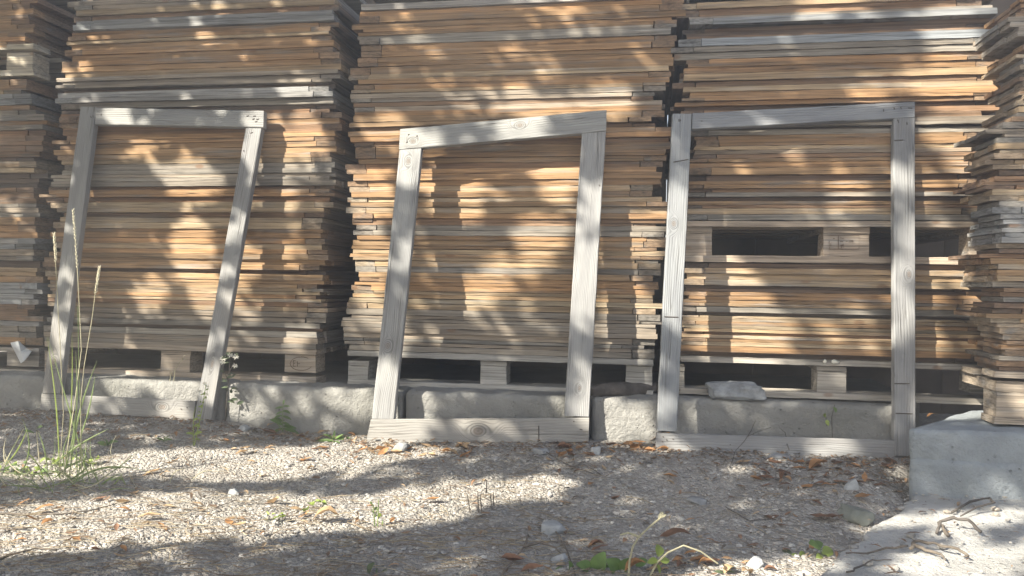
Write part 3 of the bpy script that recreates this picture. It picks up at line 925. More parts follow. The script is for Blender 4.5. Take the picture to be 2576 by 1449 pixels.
# ------------------------------------------------------------------ the three leaning frames
FP = {}
def leaning_frame(key, label, BL, BR, top, gap, boards, zl=0.0, zr=0.0, thick=0.026):
    """BL, BR: pixels of the bottom corners on the ground; TOP: pixel of the top edge that rests on the stack; boards: (part, corners TL TR BR BL, material, nails)"""
    a, b = at_z(*BL, zl), at_z(*BR, zr)
    t = at_wall(*top, C0 - gap)
    n = (b - a).cross(t - a).normalized()
    if n.y > 0: n = -n                                   # faces the camera
    FP[key] = (a, n)
    mid = (a + b) / 2
    root = empty("wooden_frame", mid, label, "wooden frame", "wooden frames leaning on the stacks")
    for (part, q, mat, nails, dz) in boards:
        P = [at_plane(x, y, a, n) for x, y in q]
        vert = part == "stile"
        ax = ((P[0] + P[1]) - (P[2] + P[3])) if vert else ((P[1] + P[2]) - (P[0] + P[3]))
        ex = ax.normalized()
        ez = n
        ey = ez.cross(ex).normalized()
        ctr = (P[0] + P[1] + P[2] + P[3]) / 4
        rot = Matrix(((ex.x, ey.x, ez.x, 0), (ex.y, ey.y, ez.y, 0), (ex.z, ey.z, ez.z, 0), (0, 0, 0, 1)))
        mw = Matrix.Translation(ctr) @ rot
        inv = mw.inverted()
        loc = [inv @ p for p in P]
        # a strip between the two long sides, subdivided and slightly worn
        if vert: s0, s1 = (loc[3], loc[0]), (loc[2], loc[1])     # left side bottom>top, right side
        else: s0, s1 = (loc[0], loc[1]), (loc[3], loc[2])
        N = 40
        v, f = [], []
        sd = random.uniform(0, 99)
        bev = 0.0022
        ring = None
        for i in range(N + 1):
            t_ = i / N
            A = s0[0].lerp(s0[1], t_); B = s1[0].lerp(s1[1], t_)
            e1 = 0.0012 * noise.noise((t_ * 14, sd, 0)) + 0.0007 * noise.noise((t_ * 60, sd, 1))
            e2 = 0.0012 * noise.noise((t_ * 14, sd, 7)) + 0.0007 * noise.noise((t_ * 60, sd, 8))
            d = (B - A).normalized()
            A = A + d * e1; B = B + d * e2
            z0, z1 = dz - thick, dz
            prof = [(A, z0), (A, z1 - bev), (A + d * bev, z1), (A.lerp(B, 0.5), z1 + 0.0006 * noise.noise((t_ * 9, sd, 3))), (B - d * bev, z1), (B, z1 - bev), (B, z0)]
            v += [Vector((p.x, p.y, z)) for p, z in prof]
        K = 7
        for i in range(N):
            for k in range(K):
                k2 = (k + 1) % K
                f.append((i * K + k, (i + 1) * K + k, (i + 1) * K + k2, i * K + k2))
        f.append(tuple(range(K)))
        f.append(tuple(reversed(range(N * K, N * K + K))))
        me = mesh(part, v, f)
        bm_ = bmesh.new(); bm_.from_mesh(me); bmesh.ops.recalc_face_normals(bm_, faces=bm_.faces); bm_.to_mesh(me); bm_.free()
        o = link(part, me, mat, root, mw)
        for (x, y, dx, dy) in nails:
            p0, p1 = at_plane(x, y, a, n) + n * (dz + 0.0003), at_plane(x + dx, y + dy, a, n) + n * (dz + 0.0003)
            vv, ff = tube([p0, p1], [0.0021, 0.0017], 5)
            MB().add(vv, ff).done("nail", NAIL, o, origin=p0)
    return root

gw = grey_frame_wood
leaning_frame("A", "narrow grey wooden frame leaning at a slant behind the grass tuft", (103, 1036), (487, 1055), (440, 271), 0.045, [
    ("stile", [(202, 268), (242, 269), (150, 990), (106, 988)], gw("frame_wood_a", [(-0.47, 0.004, 0.03, 0.022)], 1, 120, (0.272, 0.272, 0.266), 0.12), [(228, 292, 2, 5), (234, 291, 1, 5)], 0.0),
    ("rail", [(242, 271), (664, 279), (663, 321), (240, 313)], gw("frame_wood_b", [], 2, 110, (0.292, 0.293, 0.286), 0.05), [(256, 287, -1, 5), (621, 293, 6, -1), (638, 293, 6, -1), (636, 301, 5, -2), (646, 301, 6, -1), (642, 307, 6, -1)], 0.0022),
    ("stile", [(618, 322), (658, 323), (530, 1063), (487, 1060)], gw("frame_wood_c", [(-0.36, 0.0, 0.03, 0.010)], 3, 120, (0.272, 0.272, 0.270), 0.10), [(630, 335, 6, -2), (613, 378, 1, 4)], 0.0),
    ("rail", [(104, 990), (491, 1009), (486, 1055), (102, 1035)], gw("frame_wood_d", [(0.20, 0.006, 0.028, 0.018)], 4, 110, (0.292, 0.286, 0.274), 0.08), [(455, 1028, 3, 3), (470, 1024, 2, 3)], 0.0)])
leaning_frame("B", "crooked wooden frame with a large knot in its bottom rail, half in bright sun", (920, 1114), (1480, 1113), (1524, 278), 0.06, [
    ("rail", [(1007, 325), (1526, 277), (1525, 330), (1004, 377)], gw("frame_wood_e", [(-0.34, -0.012, 0.018, 0.014), (0.07, 0.012, 0.02, 0.014)], 5, 95, (0.306, 0.307, 0.297), 0.05), [(1027, 340, 3, -2), (1048, 344, 3, -3), (1022, 359, 4, -2)], 0.0022),
    ("stile", [(1005, 377), (1061, 373), (991, 1054), (935, 1053)], gw("frame_wood_f", [(0.46, 0.004, 0.022, 0.016), (-0.24, 0.01, 0.024, 0.018)], 6, 150, (0.319, 0.322, 0.320), 0.03), [], 0.0),
    ("stile", [(1463, 336), (1524, 331), (1482, 1048), (1419, 1046)], gw("frame_wood_g", [(-0.42, -0.005, 0.018, 0.010)], 7, 165, (0.306, 0.307, 0.306), 0.03), [(1507, 465, 2, 3)], 0.0),
    ("rail", [(933, 1055), (1482, 1051), (1480, 1113), (920, 1114)], gw("frame_wood_h", [(0.005, -0.002, 0.040, 0.028)], 8, 105, (0.333, 0.322, 0.301), 0.10), [(1442, 1060, 3, 0), (1458, 1080, 7, 1), (1355, 1071, 0, 40)], 0.0)], -0.045, -0.014)
leaning_frame("C", "tallest grey wooden frame leaning beside the concrete block", (1650, 1133), (2197, 1156), (2020, 272), 0.05, [
    ("stile", [(1693, 286), (1741, 286), (1703, 1085), (1653, 1083)], gw("frame_wood_i", [(0.16, 0.012, 0.02, 0.014)], 9, 130, (0.285, 0.300, 0.313), 0.02), [(1708, 300, 0, 6), (1712, 301, 0, 4), (1694, 408, 38, -7), (1672, 797, 34, 1)], 0.0),
    ("rail", [(1742, 285), (2301, 256), (2300, 296), (1741, 325)], gw("frame_wood_j", [], 10, 110, (0.258, 0.268, 0.281), 0.03), [(1763, 305, 4, 0), (2222, 275, 0, 6), (2248, 271, 2, 5), (2265, 270, 2, 5), (2284, 272, 10, 1)], 0.0022),
    ("stile", [(2248, 298), (2302, 296), (2304, 1148), (2251, 1146)], gw("frame_wood_k", [(0.03, -0.014, 0.022, 0.012)], 11, 115, (0.272, 0.275, 0.277), 0.06), [(2258, 301, 3, 8), (2281, 308, 1, 6), (2250, 354, 22, -2), (2250, 965, 38, 0), (2253, 1040, 42, 1)], 0.0),
    ("rail", [(1652, 1089), (2250, 1108), (2250, 1160), (1650, 1133)], gw("frame_wood_l", [], 12, 110, (0.299, 0.300, 0.301), 0.08), [(1667, 1098, 3, 2), (1676, 1106, 3, 2), (1665, 1110, 3, 2), (1692, 1104, 3, 2), (1836, 1118, 2, 1)], 0.0)], -0.018, -0.03)

# ------------------------------------------------------------------ stones, bark, scrap
def rock(name, px, py, wpx, hpx, mat, label, cat, seed, flat=1.0, on=None, sink=0.42, depth=0.8, sub=4, facets=11, pw=0.78):
    """(px, py): where the middle of its base meets the ground"""
    p = on(px, py) if on else at_ground(px, py)
    dist = (p - CAM).y
    w_, h_ = wpx * dist / F, hpx * dist / F
    bm = bmesh.new()
    bmesh.ops.create_icosphere(bm, subdivisions=sub, radius=1)
    o = Vector((seed * 5.1, seed * 2.7, seed * 8.3))
    rr = random.Random(seed)
    planes = [(Vector((rr.gauss(0, 1), rr.gauss(0, 1), rr.gauss(0, 1))).normalized(), rr.uniform(0.62, 0.9)) for _ in range(facets)]
    for v in bm.verts:
        q = v.co.copy()
        k = 1 + 0.30 * noise.noise(q * 1.1 + o) + 0.14 * noise.noise(q * 2.7 + o) + 0.06 * noise.noise(q * 7 + o)
        q = Vector([math.copysign(abs(e) ** pw, e) for e in q])
        q = q * k
        for (pn, pd) in planes:
            e = q.dot(pn) - pd
            if e > 0: q = q - pn * e * 0.85
        q *= 1 + 0.05 * noise.noise(q * 9 + o) + 0.03 * noise.noise(q * 22 + o)
        v.co = Vector((q.x * w_ / 2, q.y * w_ / 2 * depth, q.z * h_ / 2)) * 1.18
    me = bpy.data.meshes.new(name)
    bm.to_mesh(me); bm.free()
    zmin = min(v.co.z for v in me.vertices)
    for v in me.vertices: v.co.z -= zmin + h_ * sink
    ob = link(name, me, mat, None, Matrix.Translation(p) @ Matrix.Rotation(-0.17, 4, 'Z'), True)
    return tag(ob, label, cat)
kt = lambda px, py: at_z(px, py, 0.137)
rock("boulder", 1850, 1004, 118, 36, ROCKD, "flat grey boulder lying on the kerb before the pallet", "boulder", 3, on=kt, sink=0.02, depth=0.42, sub=4, facets=2, pw=0.62)
rock("stone", 1394, 1338, 66, 38, ROCKW, "pale bluish lumpy stone on shaded gravel", "stone", 5)
rock("stone", 1410, 1414, 44, 26, ROCKW, "small pale stone just behind the forked twig", "stone", 6)
rock("stone", 1900, 1425, 42, 32, ROCKW, "smooth white stone in the sunlit gravel patch beside the slab", "stone", 7)
rock("stone", 2152, 1306, 74, 54, ROCKM, "large greenish stone beside the edge of the slab", "stone", 8)
rock("stone", 2142, 1228, 34, 30, ROCKW, "grey-white stone below the leaf heap at the tall frame's foot", "stone", 9)
rock("stone", 1500, 1142, 26, 24, ROCKW, "pointed pale stone in front of the crooked frame's corner", "stone", 10)
rock("stone", 1010, 1132, 42, 28, ROCK, "grey angular stone at the knotted bottom rail", "stone", 11)
rock("stone", 588, 1243, 26, 16, ROCKW, "little white stone on the sunlit gravel", "stone", 12)
rock("stone", 612, 1082, 28, 18, ROCKW, "small pinkish white stone at the foot of the short kerb block", "stone", 13)
rock("stone", 1750, 1262, 44, 16, ROCK, "flat grey stone half sunk in shaded gravel", "stone", 14)
rock("stone", 1360, 1140, 40, 18, ROCK, "low grey stone under the crooked frame's bottom rail", "stone", 16)
rock("stone", 1960, 1152, 50, 18, ROCK, "low rounded stone among leaves at the tall frame's bottom rail", "stone", 17)

def bark_piece():
    p0, p1 = kt(1492, 998), kt(1664, 990)
    pts, rad = [], []
    for i in range(15):
        t = i / 14
        p = p0.lerp(p1, t) + Vector((0, 0.03, 0.012 + 0.006 * math.sin(t * 7) + 0.006 * t))
        pts.append(p)
        rad.append(0.017 + 0.012 * math.sin(math.pi * t) ** 0.6 + 0.006 * noise.noise((t * 9, 2, 2)))
    v, f = tube(pts, rad, 12)
    v = [q + Vector((0, 0.2 * noise.noise(q * 40), noise.noise(q * 55) * 0.9)) * 0.008 for q in v]
    return tag(MB().add(v, f).done("bark_piece", BARK, origin=p0, smooth=True), "dark rough piece of bark lying along the kerb between two leaning frames", "bark")
bark_piece()

def scrap():
    c = C0 - 0.012
    P = lambda x, y, d: at_wall(x, y, c + d)
    out = [(26, 862, 0), (46, 858, -.01), (56, 868, 0), (66, 876, .012), (78, 884, 0), (70, 896, -.012), (60, 908, -.02), (52, 914, 0), (46, 902, .01), (38, 886, .012), (30, 872, 0)]
    mid = P(52, 884, -0.02)
    v = [mid] + [P(*q) for q in out]
    v += [q + DN * 0.004 for q in v]
    n = len(out)
    f = [(0, i + 1, (i + 1) % n + 1) for i in range(n)]
    f += [(n + 1, n + 1 + (i + 1) % n + 1, n + 1 + i + 1) for i in range(n)]
    f += [(i + 1, n + 2 + i, n + 2 + (i + 1) % n, (i + 1) % n + 1) for i in range(n)]
    return tag(MB().add(v, f).done("plastic_scrap", PLAST, origin=mid), "crumpled white plastic scrap caught on a pallet beside the narrow leaning frame", "plastic scrap")
scrap()
# pale fungus-like blobs on the lowest board of the stack above the boulder
for (x, y, s, d, lb) in ((2075, 909, 8, 0.9, "round white blob stuck to the lowest deck board above the boulder"), (2098, 910, 10, 1.1, "larger white blob with a drip stuck to the lowest deck board")):
    p = at_wall(x, y, C0 - 0.004)
    bm = bmesh.new()
    bmesh.ops.create_icosphere(bm, subdivisions=2, radius=s * 3 / F * 0.6)
    for v in bm.verts:
        v.co *= 1 + 0.35 * noise.noise(v.co * 200 + Vector((s, 0, 0)))
        v.co.x *= d; v.co.y *= 0.6
        if s == 10 and v.co.x > 0.004: v.co.x *= 2.0; v.co.z -= 0.003
    me = bpy.data.meshes.new("white_blob"); bm.to_mesh(me); bm.free()
    tag(link("white_blob", me, PETAL, None, Matrix.Translation(p), True), lb, "blob")

# ------------------------------------------------------------------ twigs
def twig(pts, r0, r1, mat, label, z=None, name="twig", branches=(), lift=0.004):
    P = []
    on = (lambda x, y: at_z(x, y, SLAB_Z + 0.006)) if z == 'slab' else at_ground
    for q in pts:
        p = on(q[0], q[1])
        h = q[2] if len(q) > 2 else 0
        P.append(p + Vector((0, 0, lift + h)))
    def smooth(P):
        out = [P[0]]
        for a, b in zip(P[:-1], P[1:]):
            for k in (0.33, 0.66, 1.0):
                q = a.lerp(b, k)
                out.append(q + Vector((random.gauss(0, 1), random.gauss(0, 1), random.gauss(0, 0.5))) * 0.0016)
        return out
    Q = smooth(P)
    n = len(Q)
    mb = MB().add(*tube(Q, [0.66 * (r0 + (r1 - r0) * i / (n - 1)) * random.uniform(0.82, 1.15) for i in range(n)], 7))
    for br in branches:
        B = smooth([on(q[0], q[1]) + Vector((0, 0, lift + (q[2] if len(q) > 2 else 0))) for q in br])
        mb.add(*tube(B, [r1 * 1.2 + (r1 * 0.4 - r1 * 1.2) * i / (len(B) - 1) for i in range(len(B))], 5))
    return tag(mb.done(name, mat, origin=Q[0], smooth=True), label, "twig")
twig([(2395, 1292), (2440, 1272, .008), (2488, 1270, .016), (2498, 1282, .018), (2460, 1290, .010), (2416, 1302)], 0.0055, 0.0035, TWIGD, "dark hooked twig bent back on itself on the slab", 'slab')
twig([(2356, 1345), (2368, 1330, .014), (2398, 1328, .022), (2436, 1332, .02), (2468, 1346, .004)], 0.0055, 0.007, TWIGD, "thick dark curved piece of bark arching over the slab", 'slab')
twig([(2362, 1327, .008), (2372, 1338, .006), (2386, 1352)], 0.006, 0.007, TWIGM, "short pinkish brown stub beside the arching bark piece", 'slab')
twig([(2290, 1391, .006), (2300, 1378, .012), (2352, 1382, .010), (2410, 1392, .006), (2434, 1402)], 0.006, 0.0045, TWIGM, "long smooth forked stick lying across the slab", 'slab', branches=([(2298, 1384, .01), (2330, 1392, .004), (2366, 1400), (2380, 1412)],))
twig([(2128, 1396), (2180, 1396), (2230, 1388, .004), (2284, 1386, .008)], 0.0028, 0.004, TWIGM, "thin dark twig from the slab's edge to the forked stick", 'slab')
twig([(2130, 1444), (2165, 1428), (2195, 1418, .003), (2240, 1416, .003)], 0.0035, 0.002, TWIGD, "short dark twig near the slab's front left corner", 'slab')
twig([(1262, 1452), (1300, 1412, .004), (1320, 1388, .010)], 0.0045, 0.003, TWIGM, "forked grey twig on the gravel at the lower edge of the picture", None, branches=([(1318, 1390, .010), (1360, 1384, .016), (1400, 1398, .014), (1428, 1414)], [(1318, 1390, .010), (1326, 1366, .014), (1331, 1352)]))
twig([(1395, 1338, .006), (1412, 1370, .008), (1432, 1410, .006), (1450, 1452)], 0.003, 0.0022, TWIGM, "straight thin twig leaning down from the lumpy pale stone")
twig([(1375, 1150, .012), (1400, 1164, .008), (1440, 1180, .004), (1500, 1198)], 0.0032, 0.0022, TWIGD, "dark crooked twig in front of the crooked frame", None, branches=([(1440, 1180, .004), (1470, 1180, .01), (1510, 1196)],))
twig([(300, 1236), (360, 1252), (410, 1270), (460, 1283), (520, 1290)], 0.0026, 0.002, TWIGM, "long thin curved twig on the sunlit gravel")
twig([(-10, 1297), (60, 1299), (150, 1296), (220, 1290), (300, 1268)], 0.003, 0.0022, TWIGM, "long reddish twig running in from the left edge below the grass")
twig([(-10, 1415), (50, 1392), (90, 1383), (140, 1388)], 0.004, 0.003, TWIGM, "bent twig on the sunlit strip at the lower left")
twig([(540, 1282), (590, 1266, .004), (650, 1272), (700, 1266)], 0.0022, 0.0018, TWIGM, "thin wavy twig between two shadow bands")
twig([(0, 1342), (40, 1336), (90, 1330), (110, 1342)], 0.003, 0.002, TWIGM, "pale bent twig by the left edge")
twig([(1835, 1178), (1850, 1155, .02), (1880, 1138, .05), (1935, 1128, .07)], 0.0022, 0.0014, TWIGD, "thin bare branch leaning against the tall frame's bottom rail", None, branches=([(1880, 1138, .05), (1905, 1112, .085), (1930, 1104, .09)], [(1985, 1150, .02), (1975, 1128, .05), (1955, 1122, .07)]))
twig([(1825, 1278), (1858, 1298), (1885, 1314), (1940, 1310)], 0.002, 0.0015, TWIGD, "fine dark twig on the shaded gravel near the greenish stone")

# ------------------------------------------------------------------ dry leaves
def dry_leaf(px, py, wpx, kind, ang, label, group=None, tilt=0.0, curl=None, fold=None, on=None, lift=0.006):
    p = (on or at_ground)(px, py) + Vector((0, 0, lift))
    L = 0.8 * wpx * p.y / F
    d = Vector((math.cos(ang), math.sin(ang), tilt))
    mb = MB()
    mb.leaf(p - d * L / 2, d, (0, 0, 1), L, L * random.uniform(0.30, 0.66), curl if curl is not None else random.choice((random.uniform(-0.12, 0.12), random.uniform(-0.3, 0.35))), fold if fold is not None else random.uniform(-0.1, 0.5), 6)
    for q in mb.v:
        q += Vector((0, 0, 1)) * 0.10 * L * noise.noise(q * 60)
    o = mb.done("dry_leaf", LEAFS[kind], origin=p, smooth=True)
    return tag(o, label, "dry leaf", group or "dry leaves on the ground")
LF = [  # px, py, width, tone, angle, label
    (1690, 1216, 0, 0, 0, None)]
NAMED = [(1088, 1266, 62, 0, .2, "pointed orange leaf inside the sunlit wedge of gravel", .08), (988, 1316, 26, 0, 1.2, "small brown-orange leaf standing on the lit wedge's lower edge", .3),
         (600, 1328, 44, 1, .3, "bright yellow-tan crumpled leaf below the grass and weeds", .2), (690, 1270, 60, 1, -.7, "large pale leaf standing on edge beside a wavy twig", .5),
         (112, 1290, 56, 0, .2, "orange-brown leaf on the reddish twig at the left edge", .2), (375, 1312, 70, 1, .1, "long tan leaf on the sunlit gravel left of centre", .1),
         (415, 1202, 50, 1, -.5, "cupped pink-tan leaf beside the grass tuft", .3), (1660, 1110, 74, 0, .15, "bright orange leaf against the rippled kerb block", .3),
         (1590, 1132, 90, 0, .05, "long orange leaf lying before the rippled kerb block", .1), (2060, 1182, 66, 0, .2, "rust-orange leaf on the heap at the tall frame's foot", .35),
         (2175, 1262, 64, 0, .0, "orange leaf between the greenish stone and the block", .05), (2080, 1310, 100, 2, -.2, "long brown leaf left of the greenish stone", .1),
         (2230, 1372, 50, 0, .5, "rust-red leaf tucked under the slab's broken edge", .3), (2170, 1420, 62, 2, .05, "brown leaf behind the little lime seedlings", .1),
         (1755, 1415, 50, 0, .2, "orange curled leaf on the gravel at the bottom centre right", .4), (1600, 1446, 70, 0, .1, "rolled orange leaf by the dry stalk's foot", .3),
         (1648, 1436, 64, 1, .2, "pale orange leaf curled beside the dry stalk", .4), (1510, 1390, 60, 2, .3, "dark brown leaf behind the broad green weed", .3),
         (1290, 1418, 80, 2, -.3, "pointed brown leaf near the forked twig", .1), (1340, 1448, 72, 2, .1, "rounded brown leaf cut by the lower edge", .2),
         (1945, 1305, 60, 2, -.6, "reddish brown leaf on shaded gravel left of the greenish stone", .3), (1870, 1168, 50, 1, .1, "pale sunlit leaf before the tall frame's bottom rail", .2),
         (2345, 1054, 34, 0, 0, "small orange leaf on top of the concrete block", .1), (1700, 1365, 100, 2, .1, "shredded brown leaf crossing behind the dry stalk", .1),
         (765, 1300, 40, 0, .8, "upright orange leaf near the sprawling weed", .5), (820, 1318, 80, 1, .05, "flat pinkish leaf near the sprawling weed", .1),
         (20, 1012, 26, 1, -1.0, "orange leaf on the kerb at the left edge", .5)]
for (px, py, wp, k, a, lb, tl) in NAMED:
    on = None
    if "top of the concrete" in lb: on = lambda x, y: at_z(x, y, 0.129)
    dry_leaf(px, py, wp, k, a, lb, None, tl, on=on, lift=0.006 + wp * 0.00012)
ZONES = [("tan leaf in the sunlit strip of gravel between the grass and the lit wedge", "dry leaves on the sunlit gravel", 15, (330, 900, 1140, 1330), (0, 1, 1), (24, 60)),
         ("dry leaf in the drift at the crooked frame's knotted bottom rail", "leaves drifted against the crooked frame", 26, (905, 1180, 1122, 1150), (0, 1, 1), (26, 54)),
         ("dry leaf in the drift between the crooked and the tall frame", "leaves drifted between two frames", 24, (1400, 1680, 1118, 1150), (0, 2, 0), (26, 60)),
         ("brown leaf in the heap at the foot of the tall frame", "leaves heaped at the tall frame", 40, (1900, 2260, 1160, 1230), (2, 2, 0), (26, 56)),
         ("reddish leaf in the litter along the short kerb block", "leaves along the short kerb block", 20, (560, 930, 1075, 1135), (0, 2, 1), (22, 50)),
         ("brown leaf around the grass tuft's foot", "leaves around the grass tuft", 18, (0, 350, 1190, 1400), (0, 1, 2), (24, 56)),
         ("dark leaf on the shaded gravel in front of the tall frame", "leaves on the shaded gravel", 16, (1400, 2080, 1170, 1400), (2, 2, 0), (22, 50)),
         ("curled leaf at the lower edge among the green weeds", "leaves among the green weeds", 12, (1400, 1960, 1412, 1450), (0, 2, 1), (30, 60)),
         ("leaf by the front rail of the narrow frame", "leaves below the narrow frame", 12, (140, 520, 1075, 1115), (0, 2, 2), (22, 44))]
for (lb, gp, n, (x0, x1, y0, y1), ks, (w0, w1)) in ZONES:
    for i in range(n):
        px, py = random.uniform(x0, x1), random.uniform(y0, y1)
        q = at_ground(px, py)
        if on_slab(q.x, q.y): continue
        dry_leaf(px, py, random.uniform(w0, w1), random.choice(ks), random.uniform(-1.2, 1.2) + (math.pi if random.random() < .5 else 0), lb, gp, random.gauss(0, 0.25))

def litter():
    V, Fc, T = [], [], []
    r = random.Random(4)
    mb = MB()
    cols = [(0.24, 0.145, 0.09), (0.31, 0.20, 0.12), (0.17, 0.115, 0.08), (0.36, 0.27, 0.18), (0.20, 0.16, 0.125), (0.15, 0.13, 0.11)]
    for _ in range(3600):
        px = r.uniform(-60, 2290)
        wd = 0.19 + abs(r.gauss(0, 0.16)) if r.random() < .7 else r.uniform(0.2, 1.5)
        d = ray(px, 1100)
        cc = C0 - wd * 1.0143
        t = cc / (d.y + SL * d.x)
        x, y = d.x * t, d.y * t
        if on_slab(x, y): continue
        p = Vector((x, y, ground_z(x, y) + r.uniform(0.001, 0.008)))
        a = r.uniform(0, 6.28)
        L = r.uniform(0.007, 0.030)
        n0 = len(mb.v)
        mb.leaf(p, (math.cos(a), math.sin(a), r.gauss(0, .25)), (r.gauss(0, .3), r.gauss(0, .3), 1), L, L * r.uniform(0.12, 0.5), r.uniform(-.3, .3), r.uniform(0, .4), 3)
        c = r.choice(cols); k = r.uniform(0.8, 1.2)
        T += [(c[0] * k, c[1] * k, c[2] * k, 1)] * (len(mb.v) - n0)
    for _ in range(1500):
        px, py = r.uniform(-80, 1500) if r.random() < .75 else r.uniform(-80, 2200), 1449 - abs(r.gauss(0, 190))
        if py < 1085: continue
        p = at_z(px, py, -0.07)
        if on_slab(p.x, p.y): continue
        a = r.gauss(0, 0.7)
        L = r.uniform(0.02, 0.085)
        d = Vector((math.cos(a), math.sin(a), 0))
        sd = Vector((-d.y, d.x, 0))
        bend = r.gauss(0, 0.10) * L
        P = []
        for i in range(4):
            t = i / 3
            q = p + d * L * t + sd * bend * math.sin(math.pi * t)
            q.z = ground_z(q.x, q.y) + 0.006 + r.uniform(0, 0.003)
            P.append(q)
        n0 = len(mb.v)
        mb.add(*tube(P, [r.uniform(0.0005, 0.0011)] * 4, 3))
        c = r.choice(((0.36, 0.29, 0.19), (0.27, 0.20, 0.13), (0.20, 0.15, 0.11), (0.42, 0.36, 0.26)))
        T += [(*c, 1)] * (len(mb.v) - n0)
    me = mesh("leaf_litter", mb.v, mb.f)
    at = me.color_attributes.new("tint", 'FLOAT_COLOR', 'POINT')
    at.data.foreach_set("color", np.array(T, dtype=np.float32).ravel())
    o = link("leaf_litter", me, LITTER)
    tag(o, "fine brown leaf litter and bark crumbs along the foot of the kerb", "leaf litter", kind="stuff")
litter()

# ------------------------------------------------------------------ grass and weeds
def arc(p, tip, bend=0.0, n=9, sag=0.0):
    p, tip = Vector(p), Vector(tip)
    sd = Vector(((tip - p).z, 0, -(tip - p).x))
    out = []
    for i in range(n):
        t = i / (n - 1)
        out.append(p.lerp(tip, t) + sd * bend * math.sin(math.pi * t) + Vector((0, 0, -sag * t * t)))
    return out
def near(px, py, y):
    """the point at depth Y seen at a pixel"""
    d = ray(px, py)
    return CAM + d * (y / d.y)

def grass_tuft():
    base = at_ground(150, 1215)
    D = base.y
    root = empty("grass_tuft", base, "green grass tuft with tall pale seed stalks in front of the narrow leaning frame", "grass tuft")
    r = random.Random(3)
    mb = MB()
    for i in range(62):
        b = base + Vector((r.gauss(-0.03, 0.13), r.gauss(0, 0.06), 0))
        b.z = ground_z(b.x, b.y) - 0.004
        L = r.uniform(0.07, 0.22)
        a = r.gauss(0, 0.8)
        tip = b + Vector((math.sin(a) * L, r.gauss(0, 0.05), math.cos(a) * L * r.uniform(0.5, 1.0)))
        mb.ribbon(arc(b, tip, r.uniform(-.2, .2), 8, abs(a) * 0.05), r.uniform(0.002, 0.0048), Vector((r.gauss(0, .3), 1, 0)))
    mb.done("blades", GREEN, root, origin=base)
    mb = MB()
    for i in range(48):
        b = base + Vector((r.gauss(-0.05, 0.17), r.gauss(0, 0.06), 0)); b.z = ground_z(b.x, b.y)
        L = r.uniform(0.06, 0.2); a = r.gauss(0, 1.0)
        mb.ribbon(arc(b, b + Vector((math.sin(a) * L, r.gauss(0, .04), math.cos(a) * L * 0.8)), r.uniform(-.2, .2), 8, 0.02), r.uniform(0.002, 0.004), Vector((0, 1, 0)))
    tag(mb.done("dry_blades", STRAW, root, origin=base), kind="stuff")
    # broad long blades, each where it stands out
    for (x0, y0, x1, y1, bend, w) in ((150, 1200, 118, 845, .02, .007), (175, 1195, 245, 905, -.04, .010), (235, 1240, 120, 845, .0, .008), (165, 1180, 181, 835, .02, .007), (160, 1200, 190, 880, .05, .008),
                                      (235, 1253, 305, 1190, -.10, .010), (330, 1262, 302, 1190, .02, .010), (232, 1252, 312, 1187, .08, .007), (175, 1215, 345, 1178, -.10, .010), (130, 1175, 275, 1078, -.04, .009),
                                      (120, 1200, 95, 1082, .05, .008), (15, 1170, 70, 1075, .05, .007), (140, 1200, 265, 1150, -.1, .008), (195, 1120, 240, 940, .03, .008), (110, 1210, 60, 1130, .1, .007)):
        b = near(x0, y0, D)
        MB().ribbon(arc(b, near(x1, y1, D - 0.03), bend, 12), w * 0.72, Vector((0.2, 1, 0))).done("blade", GREEN if w > .0072 else LIME, root, origin=b)
    for (pts, hd) in (([(160, 1190), (190, 1000), (205, 880), (196, 700), (189, 600), (183, 527)], 0.30), ([(150, 1190), (160, 1040), (152, 880), (143, 720), (139, 640), (135, 588)], 0.20), ([(205, 1185), (203, 1010), (212, 920), (232, 800), (242, 720), (250, 672)], 0.22),
                      ([(200, 1180), (205, 1090), (198, 900), (196, 770)], 0.0)):
        P = [near(x, y, D - 0.02) for x, y in pts]
        Q = []
        for a, b in zip(P[:-1], P[1:]):
            for k in range(4): Q.append(a.lerp(b, k / 4))
        Q.append(P[-1])
        o = MB().add(*tube(Q, [0.0013 - 0.0005 * i / len(Q) for i in range(len(Q))], 5)).done("seed_stalk", STRAW if hd else GREEN, root, origin=P[0])
        if hd:
            n = int(len(Q) * hd) + 2
            H = Q[-n:]
            mb = MB()
            tot = 34
            for i in range(tot):
                t = i / tot * (len(H) - 1)
                j = int(t)
                p = H[j].lerp(H[min(j + 1, len(H) - 1)], t - j)
                dr = (H[-1] - H[0]).normalized()
                sd = Vector((1 if i % 2 else -1, r.gauss(0, .6), 0)) * 0.45
                mb.leaf(p, dr + sd, (0, 1, 0), 0.010, 0.0026, 0.1, 0.3, 3)
            mb.done("seed_head", SEEDM, o, origin=H[0])
    return root
grass_tuft()

